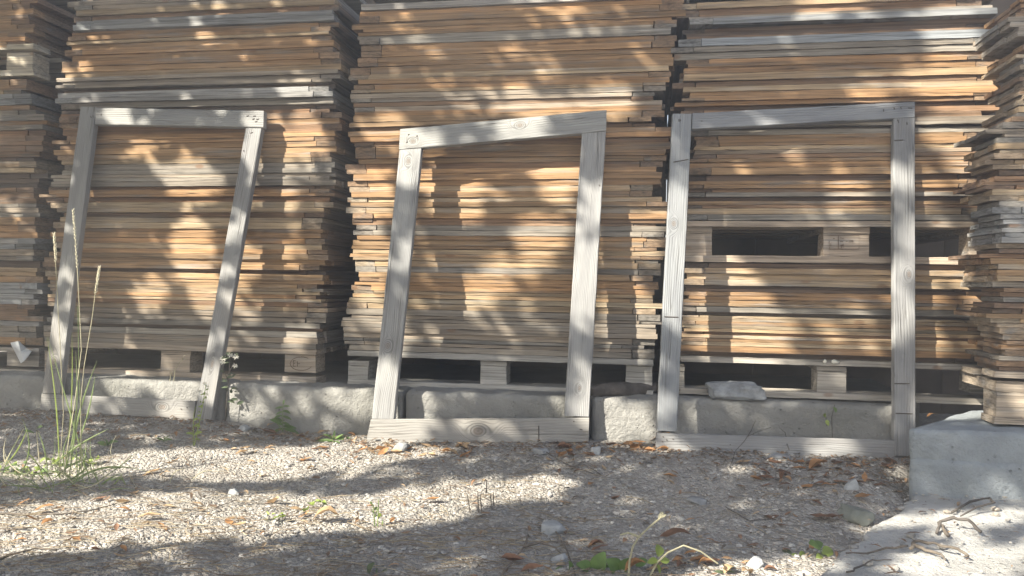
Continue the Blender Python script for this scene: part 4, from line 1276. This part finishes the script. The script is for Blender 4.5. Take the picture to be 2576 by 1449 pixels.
def weed(name, px, py, label, stems, leaves, lmat=GREEN2, smat=GREEN, D=None, cat="weed", dsp=0.03, flowers=(), on=None, sr=0.0017):
    """stems: lists of pixels; leaves: (px, py, dx, dy, width share)"""
    b = (on or at_ground)(px, py)
    Y = D or b.y
    root = empty(name, b, label, cat)
    for st in stems:
        P = [near(x, y, Y) for x, y in st]
        MB().add(*tube(P, [sr * (1 - 0.5 * i / len(P)) for i in range(len(P))], 5)).done("stem", smat, root, origin=P[0])
    for lv in leaves:
        (x, y, dx, dy, wd) = lv[:5]
        y0 = Y + random.uniform(-dsp, dsp)
        p, q = near(x, y, Y), near(x + dx, y + dy, y0)
        L = (q - p).length
        MB().leaf(p, q - p, (random.gauss(0, .4), -0.7, 0.9), L, L * wd, random.uniform(0, .25), random.uniform(.05, .25), 6).done("leaf", lv[5] if len(lv) > 5 else lmat, root, origin=p, smooth=True)
    for (x, y, s) in flowers:
        p = near(x, y, Y)
        mb = MB()
        for k in range(7):
            a = k * 0.9
            mb.leaf(p, (math.cos(a), -0.3, math.sin(a) * 0.6), (0, -1, 0.4), s * Y / F, s * Y / F * 0.45, 0.1, 0.1, 3)
        mb.done("flower", PETAL, root, origin=p)
    return root
J = random.Random(8)
weed("weed_plant", 712, 1090, "bushy green weed growing at the foot of the short kerb block", [[(712, 1092), (711, 1060), (712, 1012)], [(712, 1085), (695, 1062), (690, 1050)]],
     [(712, 1018, 3, -12, .3), (712, 1022, 18, 0, .35), (712, 1024, -20, 4, .35), (711, 1034, 20, 8, .35), (711, 1036, -18, 8, .35), (711, 1046, 22, 10, .35), (711, 1046, -22, 8, .35), (710, 1060, -28, -4, .4), (710, 1062, 22, 12, .38), (712, 1070, -34, -14, .42), (712, 1072, 34, 6, .35), (712, 1078, -32, 14, .35), (712, 1078, 40, 14, .3)])
weed("weed_plant", 838, 1112, "low green rosette weed before the short kerb block's sunlit end", [[(838, 1112), (838, 1095)]],
     [(838, 1108, -44, 2, .25), (838, 1106, 44, -4, .28), (838, 1106, -26, -12, .3), (838, 1106, 26, -14, .3), (838, 1106, 4, -24, .25), (838, 1110, -20, 8, .3), (838, 1110, 20, 8, .3)])
weed("weed_plant", 487, 1122, "slender lime green weed in front of the narrow frame's bottom corner", [[(487, 1124), (486, 1080), (488, 1040), (493, 1022)], [(489, 1120), (500, 1070), (508, 1030), (514, 992), (519, 962)]],
     [(487, 1092, -20, -2, .5, LIME), (487, 1094, 22, -6, .5, LIME), (488, 1072, 16, 4, .5, LIME), (488, 1058, 12, -6, .6, LIME), (489, 1104, 16, 4, .4, LIME)] + [(500 + (i * 2.2), 1070 - i * 11, J.choice((-7, 8)), J.uniform(-4, 2), .5, LIME) for i in range(10)], LIME, LIME, flowers=((516, 965, 7), (503, 984, 7), (523, 972, 5), (521, 992, 5)))
weed("seed_weed", 572, 1010, "dark dry flower weed standing beside the narrow frame's right stile", [[(566, 1060), (572, 990), (577, 930), (580, 895)], [(575, 960), (560, 925)], [(577, 935), (592, 905)]],
     [(J.gauss(575, 12), J.uniform(888, 1040), J.gauss(0, 11), J.uniform(-9, 3), .5) for _ in range(34)], DARKG, TWIGD, D=at_ground(566, 1066).y + 0.02, cat="flower weed", flowers=((562, 902, 9), (580, 893, 8), (594, 897, 9), (592, 920, 8), (561, 911, 8)))
weed("weed_plant", 265, 1120, "small green rosette weed below the narrow frame", [[(272, 1126), (271, 1116)]], [(272, 1122, -26, -8, .3), (272, 1122, 26, -10, .35), (272, 1122, -8, -18, .3), (272, 1122, 12, -16, .3), (272, 1122, 34, 2, .25)])
weed("weed_plant", 412, 1112, "small dark weed under the narrow frame's bottom rail", [[(412, 1112), (414, 1098)]], [(412, 1108, 16, -12, .3), (412, 1108, -20, -6, .3), (412, 1110, 22, -2, .3)])
weed("weed_plant", 170, 1172, "patch of pale green seedlings inside the grass tuft", [[(170, 1180), (172, 1160)]],
     [(J.uniform(120, 245), J.uniform(1150, 1185), J.uniform(-14, 14), J.uniform(-10, 4), .7) for _ in range(26)], LIME, GREEN)
weed("weed_plant", 815, 1282, "sprawling pale green weed on the sunlit gravel", [[(770, 1306), (800, 1286), (822, 1262)], [(800, 1290), (830, 1276)]],
     [(J.uniform(765, 838), J.uniform(1262, 1304), J.uniform(-16, 16), J.uniform(-10, 4), .5) for _ in range(16)], LIME, GREEN)
weed("weed_plant", 700, 1312, "low pale weed on the sunlit gravel beside the upright orange leaf", [[(686, 1306), (706, 1296)]], [(J.uniform(670, 712), J.uniform(1292, 1308), J.uniform(-14, 14), J.uniform(-8, 2), .4) for _ in range(10)], LIME, GREEN)
weed("sprout", 942, 1322, "thin upright green sprout at the lit wedge's lower edge", [[(943, 1324), (941, 1292), (938, 1268)], [(943, 1300), (950, 1280)], [(950, 1324), (953, 1256)]],
     [(941, 1292, -9, -10, .3), (941, 1284, 8, -9, .3), (938, 1270, -5, -9, .3), (952, 1300, 6, -8, .3, LIME), (962, 1324, 2, -16, .3)], GREEN, GREEN)
weed("sprout", 1210, 1290, "cluster of short dry stems standing in the sunlit wedge", [[(1183, 1290), (1176, 1244)], [(1204, 1296), (1202, 1240)], [(1212, 1294), (1208, 1244)], [(1236, 1272), (1234, 1244)], [(1242, 1272), (1241, 1238)], [(1224, 1240), (1224, 1212)]],
     [(1204, 1260, 5, -8, .3), (1236, 1258, -5, -8, .3)], DARKG, TWIGM)
weed("sprout", 1090, 1112, "short brown stubble stems before the knotted bottom rail", [[(1086, 1114), (1072, 1072)], [(1092, 1112), (1083, 1062)], [(1104, 1114), (1106, 1086)], [(1108, 1114), (1112, 1092)], [(1121, 1112), (1119, 1090)]],
     [(1092, 1110, -16, -42, .1), (1106, 1112, 4, -22, .2)], TWIGD, TWIGD)
weed("dry_stalk", 1580, 1449, "tall bent straw-coloured stalk with a pale seed tip at the lower edge", [[(1580, 1462), (1584, 1410), (1592, 1375), (1606, 1352), (1640, 1320), (1660, 1304)], [(1606, 1350), (1580, 1340), (1560, 1346)]],
     [(1656, 1308, 12, -20, .3), (1658, 1306, 3, -20, .3), (1660, 1304, 16, -10, .3)], STRAW, STRAW, cat="stalk", sr=0.003)
weed("dry_stalk", 1640, 1449, "arching straw-coloured stalk crossing the lime leaf cluster at the lower edge", [[(1628, 1462), (1654, 1414), (1680, 1390), (1720, 1372), (1764, 1388), (1806, 1418)]],
     [(1655, 1400, -2, -30, .9, LIME), (1656, 1412, -28, 4, .8, LIME), (1660, 1410, 24, 0, .8, LIME), (1652, 1420, 8, 24, .6, LIME)], LIME, STRAW, cat="stalk", sr=0.0026)
weed("weed_plant", 1500, 1430, "broad-leaved green weed at the lower edge beside the dry stalk", [[(1490, 1450), (1500, 1430)], [(1560, 1450), (1566, 1430)]],
     [(1496, 1440, 26, -52, .75), (1494, 1440, -46, -20, .7), (1500, 1452, 56, -12, .75), (1424, 1454, 6, -44, .7), (1424, 1448, -34, -8, .7), (1560, 1444, -36, -36, .85), (1560, 1440, 22, -36, .7), (1600, 1424, 28, -15, .8)], GREEN2)
weed("weed_plant", 2070, 1400, "little lime seedlings beside the slab's edge", [[(2070, 1402), (2062, 1376)], [(2016, 1406), (2004, 1398)]],
     [(2062, 1378, -28, -10, .7, GREEN2), (2062, 1380, -10, -20, .8, GREEN2), (2070, 1394, 22, -12, .8), (2066, 1398, -14, 10, .8), (2076, 1402, 14, 4, .8), (2010, 1404, 16, -10, .8), (2008, 1402, -18, -6, .8), (1990, 1396, -22, -14, .7, DARKG)], LIME, GREEN)
weed("weed_plant", 2190, 1370, "small pointed grassy weed at the slab's broken edge", [[(2192, 1374), (2192, 1366)]], [(2190, 1370, -22, -26, .15), (2194, 1370, 12, -26, .15), (2192, 1370, 26, -14, .3), (2190, 1372, -6, -18, .3)], DARKG)
weed("weed_plant", 1820, 1440, "small dark green weed among the sunlit leaves near the bottom", [[(1820, 1444), (1826, 1426)]], [(1822, 1440, -26, -2, .35), (1822, 1436, 24, -12, .35), (1824, 1434, -8, -16, .35), (1824, 1436, 24, 4, .3)], DARKG)
weed("sprig", 2084, 1072, "tiny sprig with two green leaves hanging on the kerb block's face", [[(2094, 1100), (2092, 1050), (2100, 1018)], [(2078, 1050), (2080, 1072)]],
     [(2079, 1056, 6, 16, .5, LIME), (2098, 1024, 4, 14, .5), (2078, 1050, -2, -10, .5, LIME)], GREEN2, TWIGD, D=at_wall(2084, 1060, 3.0).y, on=lambda x, y: at_wall(x, y, 3.0))
weed("sprout", 440, 990, "thin curved dry stem rising from the kerb before the pallet", [[(437, 962), (440, 930), (452, 910), (469, 902)], [(427, 960), (430, 940), (436, 934)]], [(460, 906, 8, -12, .3)], SEEDM, STRAW, D=at_wall(437, 962, 2.98).y, on=lambda x, y: at_wall(x, y, 2.98))
weed("weed_plant", 945, 1440, "broad dark leaf poking up at the lower edge of the shade", [[(945, 1462), (948, 1430)]], [(930, 1452, 14, -36, .7), (955, 1456, 18, -24, .6)], DARKG)
weed("weed_plant", 60, 1190, "low spreading green weeds at the left edge beside the grass tuft", [[(50, 1196), (54, 1180)]],
     [(J.uniform(-6, 110), J.uniform(1165, 1205), J.uniform(-20, 20), J.uniform(-14, 3), .55, J.choice((LIME, GREEN2))) for _ in range(34)], GREEN2)
weed("weed_plant", 300, 1205, "thin folded green grass leaves right of the grass tuft", [[(300, 1240), (302, 1200)]],
     [(300, 1232, -40, 20, .12, LIME), (302, 1200, 34, 44, .12, LIME), (304, 1198, -56, 30, .12), (250, 1250, -24, -20, .15), (345, 1250, 18, -30, .1, STRAW)], GREEN)
weed("fern_litter", 22, 1168, "dry stems and a green leaf at the far left under the kerb", [[(8, 1172), (60, 1078)], [(100, 1172), (92, 1086)]], [(92, 1080, 16, -6, .5), (60, 1082, 26, 8, .3)], GREEN2, STRAW, cat="weed")

# ------------------------------------------------------------------ the tree behind the camera that dapples the light
SU = Vector((0, 0, 1)).cross(SUN).normalized()
SV = SUN.cross(SU)
def uv(p): return (p.dot(SU), p.dot(SV))
HOLES = []
def lit(kind, lst, k=1.0):
    for q in lst:
        x, y, rx, ry = q[:4]
        pr = q[4] if len(q) > 4 else 1.0
        if kind == 'W': fn = at_wall
        elif kind == 'G': fn = at_ground
        elif kind == 'T': fn = lambda a, b: at_z(a, b, 0.127)
        elif kind == 'S': fn = lambda a, b: at_z(a, b, SLAB_Z)
        elif kind == 'K': fn = lambda a, b: at_wall(a, b, 2.96)
        else:
            pl, n = FP[kind]
            fn = lambda a, b: at_plane(a, b, pl, n)
        c, a, b = uv(fn(x, y)), uv(fn(x + rx * k, y)), uv(fn(x, y + ry * k))
        HOLES.append((c[0], c[1], a[0] - c[0], a[1] - c[1], b[0] - c[0], b[1] - c[1], pr))
lit('W', [(770, 238, 60, 16), (735, 212, 26, 9), (232, 102, 26, 9, .8), (235, 158, 24, 9, .8), (380, 368, 62, 12, .8), (320, 352, 30, 10, .6), (470, 420, 55, 9), (480, 442, 75, 7), (480, 457, 60, 8), (480, 482, 60, 7), (300, 490, 30, 10, .7),
          (745, 318, 50, 14), (760, 350, 50, 30), (765, 395, 55, 30, .8), (730, 440, 50, 20, .7), (470, 585, 40, 25), (485, 640, 38, 35), (617, 655, 30, 35), (720, 655, 32, 28, .7), (485, 690, 50, 12), (372, 735, 30, 40), (525, 745, 38, 40), (620, 740, 30, 40, .8),
          (335, 830, 50, 12, .7), (645, 810, 36, 30, .8), (300, 858, 40, 10, .7), (745, 845, 36, 14), (610, 870, 30, 10, .6), (740, 520, 40, 14, .7),
          (1030, 52, 26, 10, .7), (1020, 80, 26, 10, .7), (1480, 18, 45, 14, .6), (1300, 238, 25, 12), (1370, 272, 40, 16), (1460, 265, 46, 9), (1530, 225, 48, 8), (1545, 262, 36, 12), (965, 303, 26, 10), (975, 330, 26, 12), (1112, 430, 30, 12), (1132, 465, 30, 16), (1160, 500, 40, 36),
          (1372, 418, 26, 22), (1420, 450, 36, 16), (1430, 480, 36, 28, .8), (1300, 500, 36, 16, .7), (1190, 572, 40, 10, .7), (1350, 575, 60, 12), (930, 450, 36, 26), (930, 525, 40, 60), (920, 625, 40, 50), (930, 700, 40, 55), (905, 790, 26, 40, .9), (950, 830, 40, 50, .9), (1060, 800, 30, 50, .7),
          (1200, 735, 48, 45), (1240, 690, 40, 30, .8), (1370, 610, 40, 16), (1345, 650, 34, 30), (1570, 835, 36, 40), (1645, 800, 18, 50), (1645, 540, 24, 14), (1612, 618, 30, 18), (1625, 690, 26, 16, .6), (1560, 560, 40, 12, .6),
          (2080, 4, 60, 9), (2062, 33, 40, 6), (2440, 12, 56, 9), (2352, 52, 56, 9), (2400, 82, 60, 12), (2395, 140, 65, 13), (2425, 165, 60, 10), (2425, 198, 80, 24), (2192, 225, 28, 26), (2430, 255, 80, 30), (2440, 290, 60, 26), (2400, 330, 60, 18), (2430, 395, 36, 14), (2350, 368, 30, 12, .7), (2360, 455, 70, 10, .8), (2380, 480, 60, 10, .7),
          (2105, 375, 30, 10, .6), (2120, 468, 24, 20), (2130, 545, 17, 22, .8), (1752, 700, 22, 7), (1855, 702, 32, 10), (1790, 765, 36, 18), (1890, 762, 44, 26), (1790, 840, 40, 46), (1920, 840, 60, 40), (1900, 890, 70, 12), (2120, 775, 46, 22, .7), (2030, 800, 70, 10, .8), (2150, 830, 80, 22, .8),
          (2352, 665, 18, 26), (2430, 670, 44, 28), (2312, 765, 20, 18), (2470, 765, 14, 16), (2240, 870, 20, 10, .7),
          (20, 510, 26, 9, .7), (40, 548, 30, 9, .6), (14, 600, 20, 9, .7), (28, 380, 26, 10, .6)], 0.72)
lit('A', [(150, 850, 30, 110, .8), (330, 294, 62, 18, .8), (642, 298, 26, 18), (642, 350, 24, 26), (625, 440, 24, 40, .7), (600, 575, 24, 40, .8), (570, 700, 24, 40, .6), (540, 880, 28, 40, .8), (255, 1015, 34, 12, .8), (430, 1030, 46, 16), (200, 690, 26, 40, .5)], 0.5)
lit('B', [(1030, 405, 32, 45), (960, 1090, 110, 34), (1130, 1075, 60, 24, .8), (1485, 520, 34, 50, .9), (1495, 400, 30, 30, .5), (1475, 690, 36, 50), (1460, 800, 34, 60, .8), (1455, 900, 30, 40, .7), (1300, 300, 26, 26), (1320, 330, 30, 14), (1040, 348, 30, 20, .7), (1240, 1085, 60, 20, .6)], 0.55)
lit('B', [(957, 990, 42, 62), (950, 1082, 104, 44), (1030, 405, 34, 40), (1475, 690, 38, 44)], 1.0)
lit('W', [(2440, 265, 80, 100), (2400, 195, 110, 18), (475, 620, 40, 60)], 0.95)
lit('C', [(1706, 530, 30, 60), (1702, 690, 28, 40), (1690, 760, 28, 30, .8), (1688, 860, 26, 24, .7), (1682, 930, 26, 30), (2276, 480, 30, 26, .6), (2276, 570, 30, 30, .6), (2276, 790, 32, 46), (2276, 690, 28, 20, .5), (2090, 1122, 52, 18), (1690, 1125, 40, 14, .8)], 0.6)
lit('K', [(640, 1015, 46, 34, .8), (745, 1010, 26, 40, .7), (850, 1030, 50, 40, .9), (905, 1010, 34, 20), (330, 960, 60, 9), (450, 975, 50, 20), (280, 975, 40, 16, .8), (1570, 1065, 56, 36), (1530, 1040, 20, 30), (1060, 1020, 20, 30, .8), (560, 985, 12, 12)], 0.75)
lit('G', [(460, 1168, 130, 18), (640, 1162, 160, 16), (820, 1152, 130, 12), (960, 1132, 110, 10), (590, 1188, 120, 10), (760, 1190, 100, 8, .7), (430, 1110, 70, 8, .6), (170, 1178, 130, 14), (60, 1195, 60, 10, .7), (600, 1258, 150, 10), (330, 1270, 160, 10), (760, 1262, 70, 8, .8), (140, 1260, 130, 8, .7),
          (200, 1310, 230, 16), (480, 1305, 200, 18), (720, 1300, 150, 18), (900, 1285, 120, 18), (1020, 1268, 110, 16), (1150, 1248, 90, 12), (1260, 1232, 90, 10), (1340, 1222, 50, 7), (880, 1310, 120, 10), (1010, 1300, 60, 10), (60, 1350, 90, 14), (180, 1350, 120, 10), (340, 1345, 120, 8), (60, 1385, 70, 7), (520, 1334, 140, 7), (700, 1325, 120, 6),
          (1000, 1200, 70, 6, .8), (1060, 1160, 50, 6, .6), (1930, 1440, 110, 10), (2040, 1425, 60, 8, .8), (1660, 1282, 36, 6), (2000, 1165, 30, 6, .6)], 1.4)
lit('S', [(2250, 1312, 90, 6), (2470, 1310, 50, 5), (2530, 1240, 40, 6), (2410, 1287, 26, 5), (2400, 1345, 26, 7), (2410, 1432, 150, 12), (2350, 1402, 70, 5), (2520, 1375, 60, 7, .8), (2560, 1390, 40, 6), (2480, 1430, 60, 8), (2540, 1290, 26, 5)], 0.85)
lit('T', [(2390, 1042, 50, 7), (2465, 1036, 30, 5)])
HOLES = np.array(HOLES)
DENSE = []                                              # where the foliage stays closed
for (x, y, rx, ry, fn) in ((2440, 1160, 170, 80, lambda a, b: at_wall(a, b, 2.66)), (1960, 1058, 210, 34, lambda a, b: at_wall(a, b, 3.03)), (2250, 1040, 40, 60, lambda a, b: at_wall(a, b, 2.95)),
                           (1850, 985, 95, 30, lambda a, b: at_wall(a, b, 2.97)), (2580, 420, 60, 480, lambda a, b: at_wall(a, b, CR)), (1760, 1235, 260, 42, at_ground), (1640, 1340, 360, 60, at_ground), (2040, 1290, 200, 60, at_ground),
                           (420, 1420, 520, 34, at_ground), (1150, 1400, 420, 40, at_ground), (2400, 1275, 90, 14, lambda a, b: at_z(a, b, SLAB_Z)), (2330, 1370, 100, 14, lambda a, b: at_z(a, b, SLAB_Z))):
    c, a, b = uv(fn(x, y)), uv(fn(x + rx, y)), uv(fn(x, y + ry))
    DENSE.append((c[0], c[1], a[0] - c[0], a[1] - c[1], b[0] - c[0], b[1] - c[1]))

# the window of sunlight that reaches the scene, seen from the sun
samp = [at_wall(x, y) for x in (-250, 800, 1700, 2800) for y in (-250, 500, 950)] + [at_z(x, y, -0.1) for x in (-250, 1300, 2800) for y in (1120, 1560)]
us, vs = zip(*[uv(p) for p in samp])
u0, u1, v0, v1 = min(us) - 0.35, max(us) + 0.35, min(vs) - 0.3, max(vs) + 0.5
T0, T1 = 2.7, 4.0                                             # how far up the sun's ray the crown hangs
area = (u1 - u0) * (v1 - v0)
NL = int(area * 6.8 / 0.0033)
nc = NL // 7
cu, cv, ct = rng.uniform(u0, u1, nc), rng.uniform(v0, v1, nc), rng.uniform(T0, T1, nc)
lu = np.repeat(cu, 7) + rng.normal(0, 0.055, nc * 7)
lv_ = np.repeat(cv, 7) + rng.normal(0, 0.055, nc * 7)
lt = np.repeat(ct, 7) + rng.normal(0, 0.07, nc * 7)
cut = np.zeros(len(lu), bool)
for (hu, hv, ax, ay, bx, by, pr) in HOLES:
    det = ax * by - ay * bx
    if abs(det) < 1e-9: continue
    du, dv = lu - hu, lv_ - hv
    kx = (du * by - dv * bx) / det
    ky = (dv * ax - du * ay) / det
    ea = 1 + 0.046 / max(1e-3, math.hypot(ax, ay))
    eb = 1 + 0.046 / max(1e-3, math.hypot(bx, by))
    hit = (kx / ea) ** 2 + (ky / eb) ** 2 < 1
    cut |= hit & (rng.random(len(lu)) < (1.0 if pr >= 1 else pr * pr))
for (hu, hv, ax, ay, bx, by) in DENSE:
    det = ax * by - ay * bx
    du, dv = lu - hu, lv_ - hv
    cut &= ~(((du * by - dv * bx) / det) ** 2 + ((dv * ax - du * ay) / det) ** 2 < 1)
lu, lv_, lt = lu[~cut], lv_[~cut], lt[~cut]
n = len(lu)
SUa, SVa, SNa = np.array(SU), np.array(SV), np.array(SUN)
P = lu[:, None] * SUa + lv_[:, None] * SVa + lt[:, None] * SNa
d1 = rng.normal(0, 1, (n, 3)); d1 /= np.linalg.norm(d1, axis=1)[:, None]
nr = SNa + rng.normal(0, 0.55, (n, 3)); nr /= np.linalg.norm(nr, axis=1)[:, None]
d2 = np.cross(nr, d1); d2 /= np.linalg.norm(d2, axis=1)[:, None]
d1 = np.cross(d2, nr)
sz = rng.uniform(0.75, 1.25, n)[:, None]
a, b = 0.042 * sz, 0.027 * sz
crown_v = np.stack([P - d1 * a, P - d2 * b, P + d1 * a * 1.1, P + d2 * b], axis=1).reshape(-1, 3)
crown_f = np.arange(n * 4).reshape(-1, 4)
keep = crown_v.reshape(-1, 4, 3)[:, :, 2].min(axis=1) > 0.4
crown_f = crown_f[keep]
me = bpy.data.meshes.new("crown")
me.from_pydata(crown_v.tolist(), [], crown_f.tolist())
cc = P.mean(axis=0)
side = (u0 - 0.35 - uv(Vector(cc))[0])
tb = Vector((cc[0], cc[1], 0)) + Vector((SU.x, SU.y, 0)) * side + Vector((-0.5, -0.4, -0.12))
tree = empty("leafy_tree", tb, "leafy tree outside the picture whose crown dapples the sunlight on the stacks", "tree")
link("crown", me, CROWN, tree, Matrix.Identity(4))
tk = MB()
top = tb + Vector((0.2, 0.1, cc[2] + 0.9))
pts = [tb.lerp(top, t) + Vector((0.12 * math.sin(t * 5), 0.1 * math.sin(t * 4 + 1), 0)) for t in [i / 12 for i in range(13)]]
tk.add(*tube(pts, [0.17 - 0.012 * i for i in range(13)], 12))
for i in range(11):
    s = pts[5 + i % 7]
    j = rng.integers(0, n)
    e = Vector(P[j])
    mid = s.lerp(e, 0.5) + Vector((0, 0, 0.2))
    tk.add(*tube([s, mid, e], [0.028, 0.014, 0.005], 6))
tk.done("trunk", TRUNK, tree, origin=tb, smooth=True)
print("frames", len(r1), len(r2), len(r3) + len(r3b), len(rl_) + len(rlb), len(rr_), "leaves", n, "area", area)

# ------------------------------------------------------------------ added haze volume, stands in for lens veil and lifts the dark gaps
HAZE = 0.047
hb = MB()
hx, hy0, hz0, hz1 = 44.0, 44.0, -1.4, max(float(crown_v[:, 2].max()), max(q.z for q in tk.v)) + 0.2
hb.add([(sx * hx, sy * hy0, z) for z in (hz0, hz1) for (sx, sy) in ((-1, -1), (1, -1), (1, 1), (-1, 1))],
       [(0, 3, 2, 1), (4, 5, 6, 7), (0, 1, 5, 4), (1, 2, 6, 5), (2, 3, 7, 6), (3, 0, 4, 7)])
hm = bpy.data.materials.new("haze")
hm.use_nodes = True
ht = hm.node_tree
ht.nodes.clear()
ho = ht.nodes.new("ShaderNodeOutputMaterial")
hv = ht.nodes.new("ShaderNodeVolumePrincipled")
hv.inputs["Color"].default_value = (0.95, 0.92, 0.88, 1)
hv.inputs["Density"].default_value = HAZE
hv.inputs["Anisotropy"].default_value = 0.3
ht.links.new(hv.outputs[0], ho.inputs["Volume"])
tag(hb.done("haze", hm), kind="stuff")
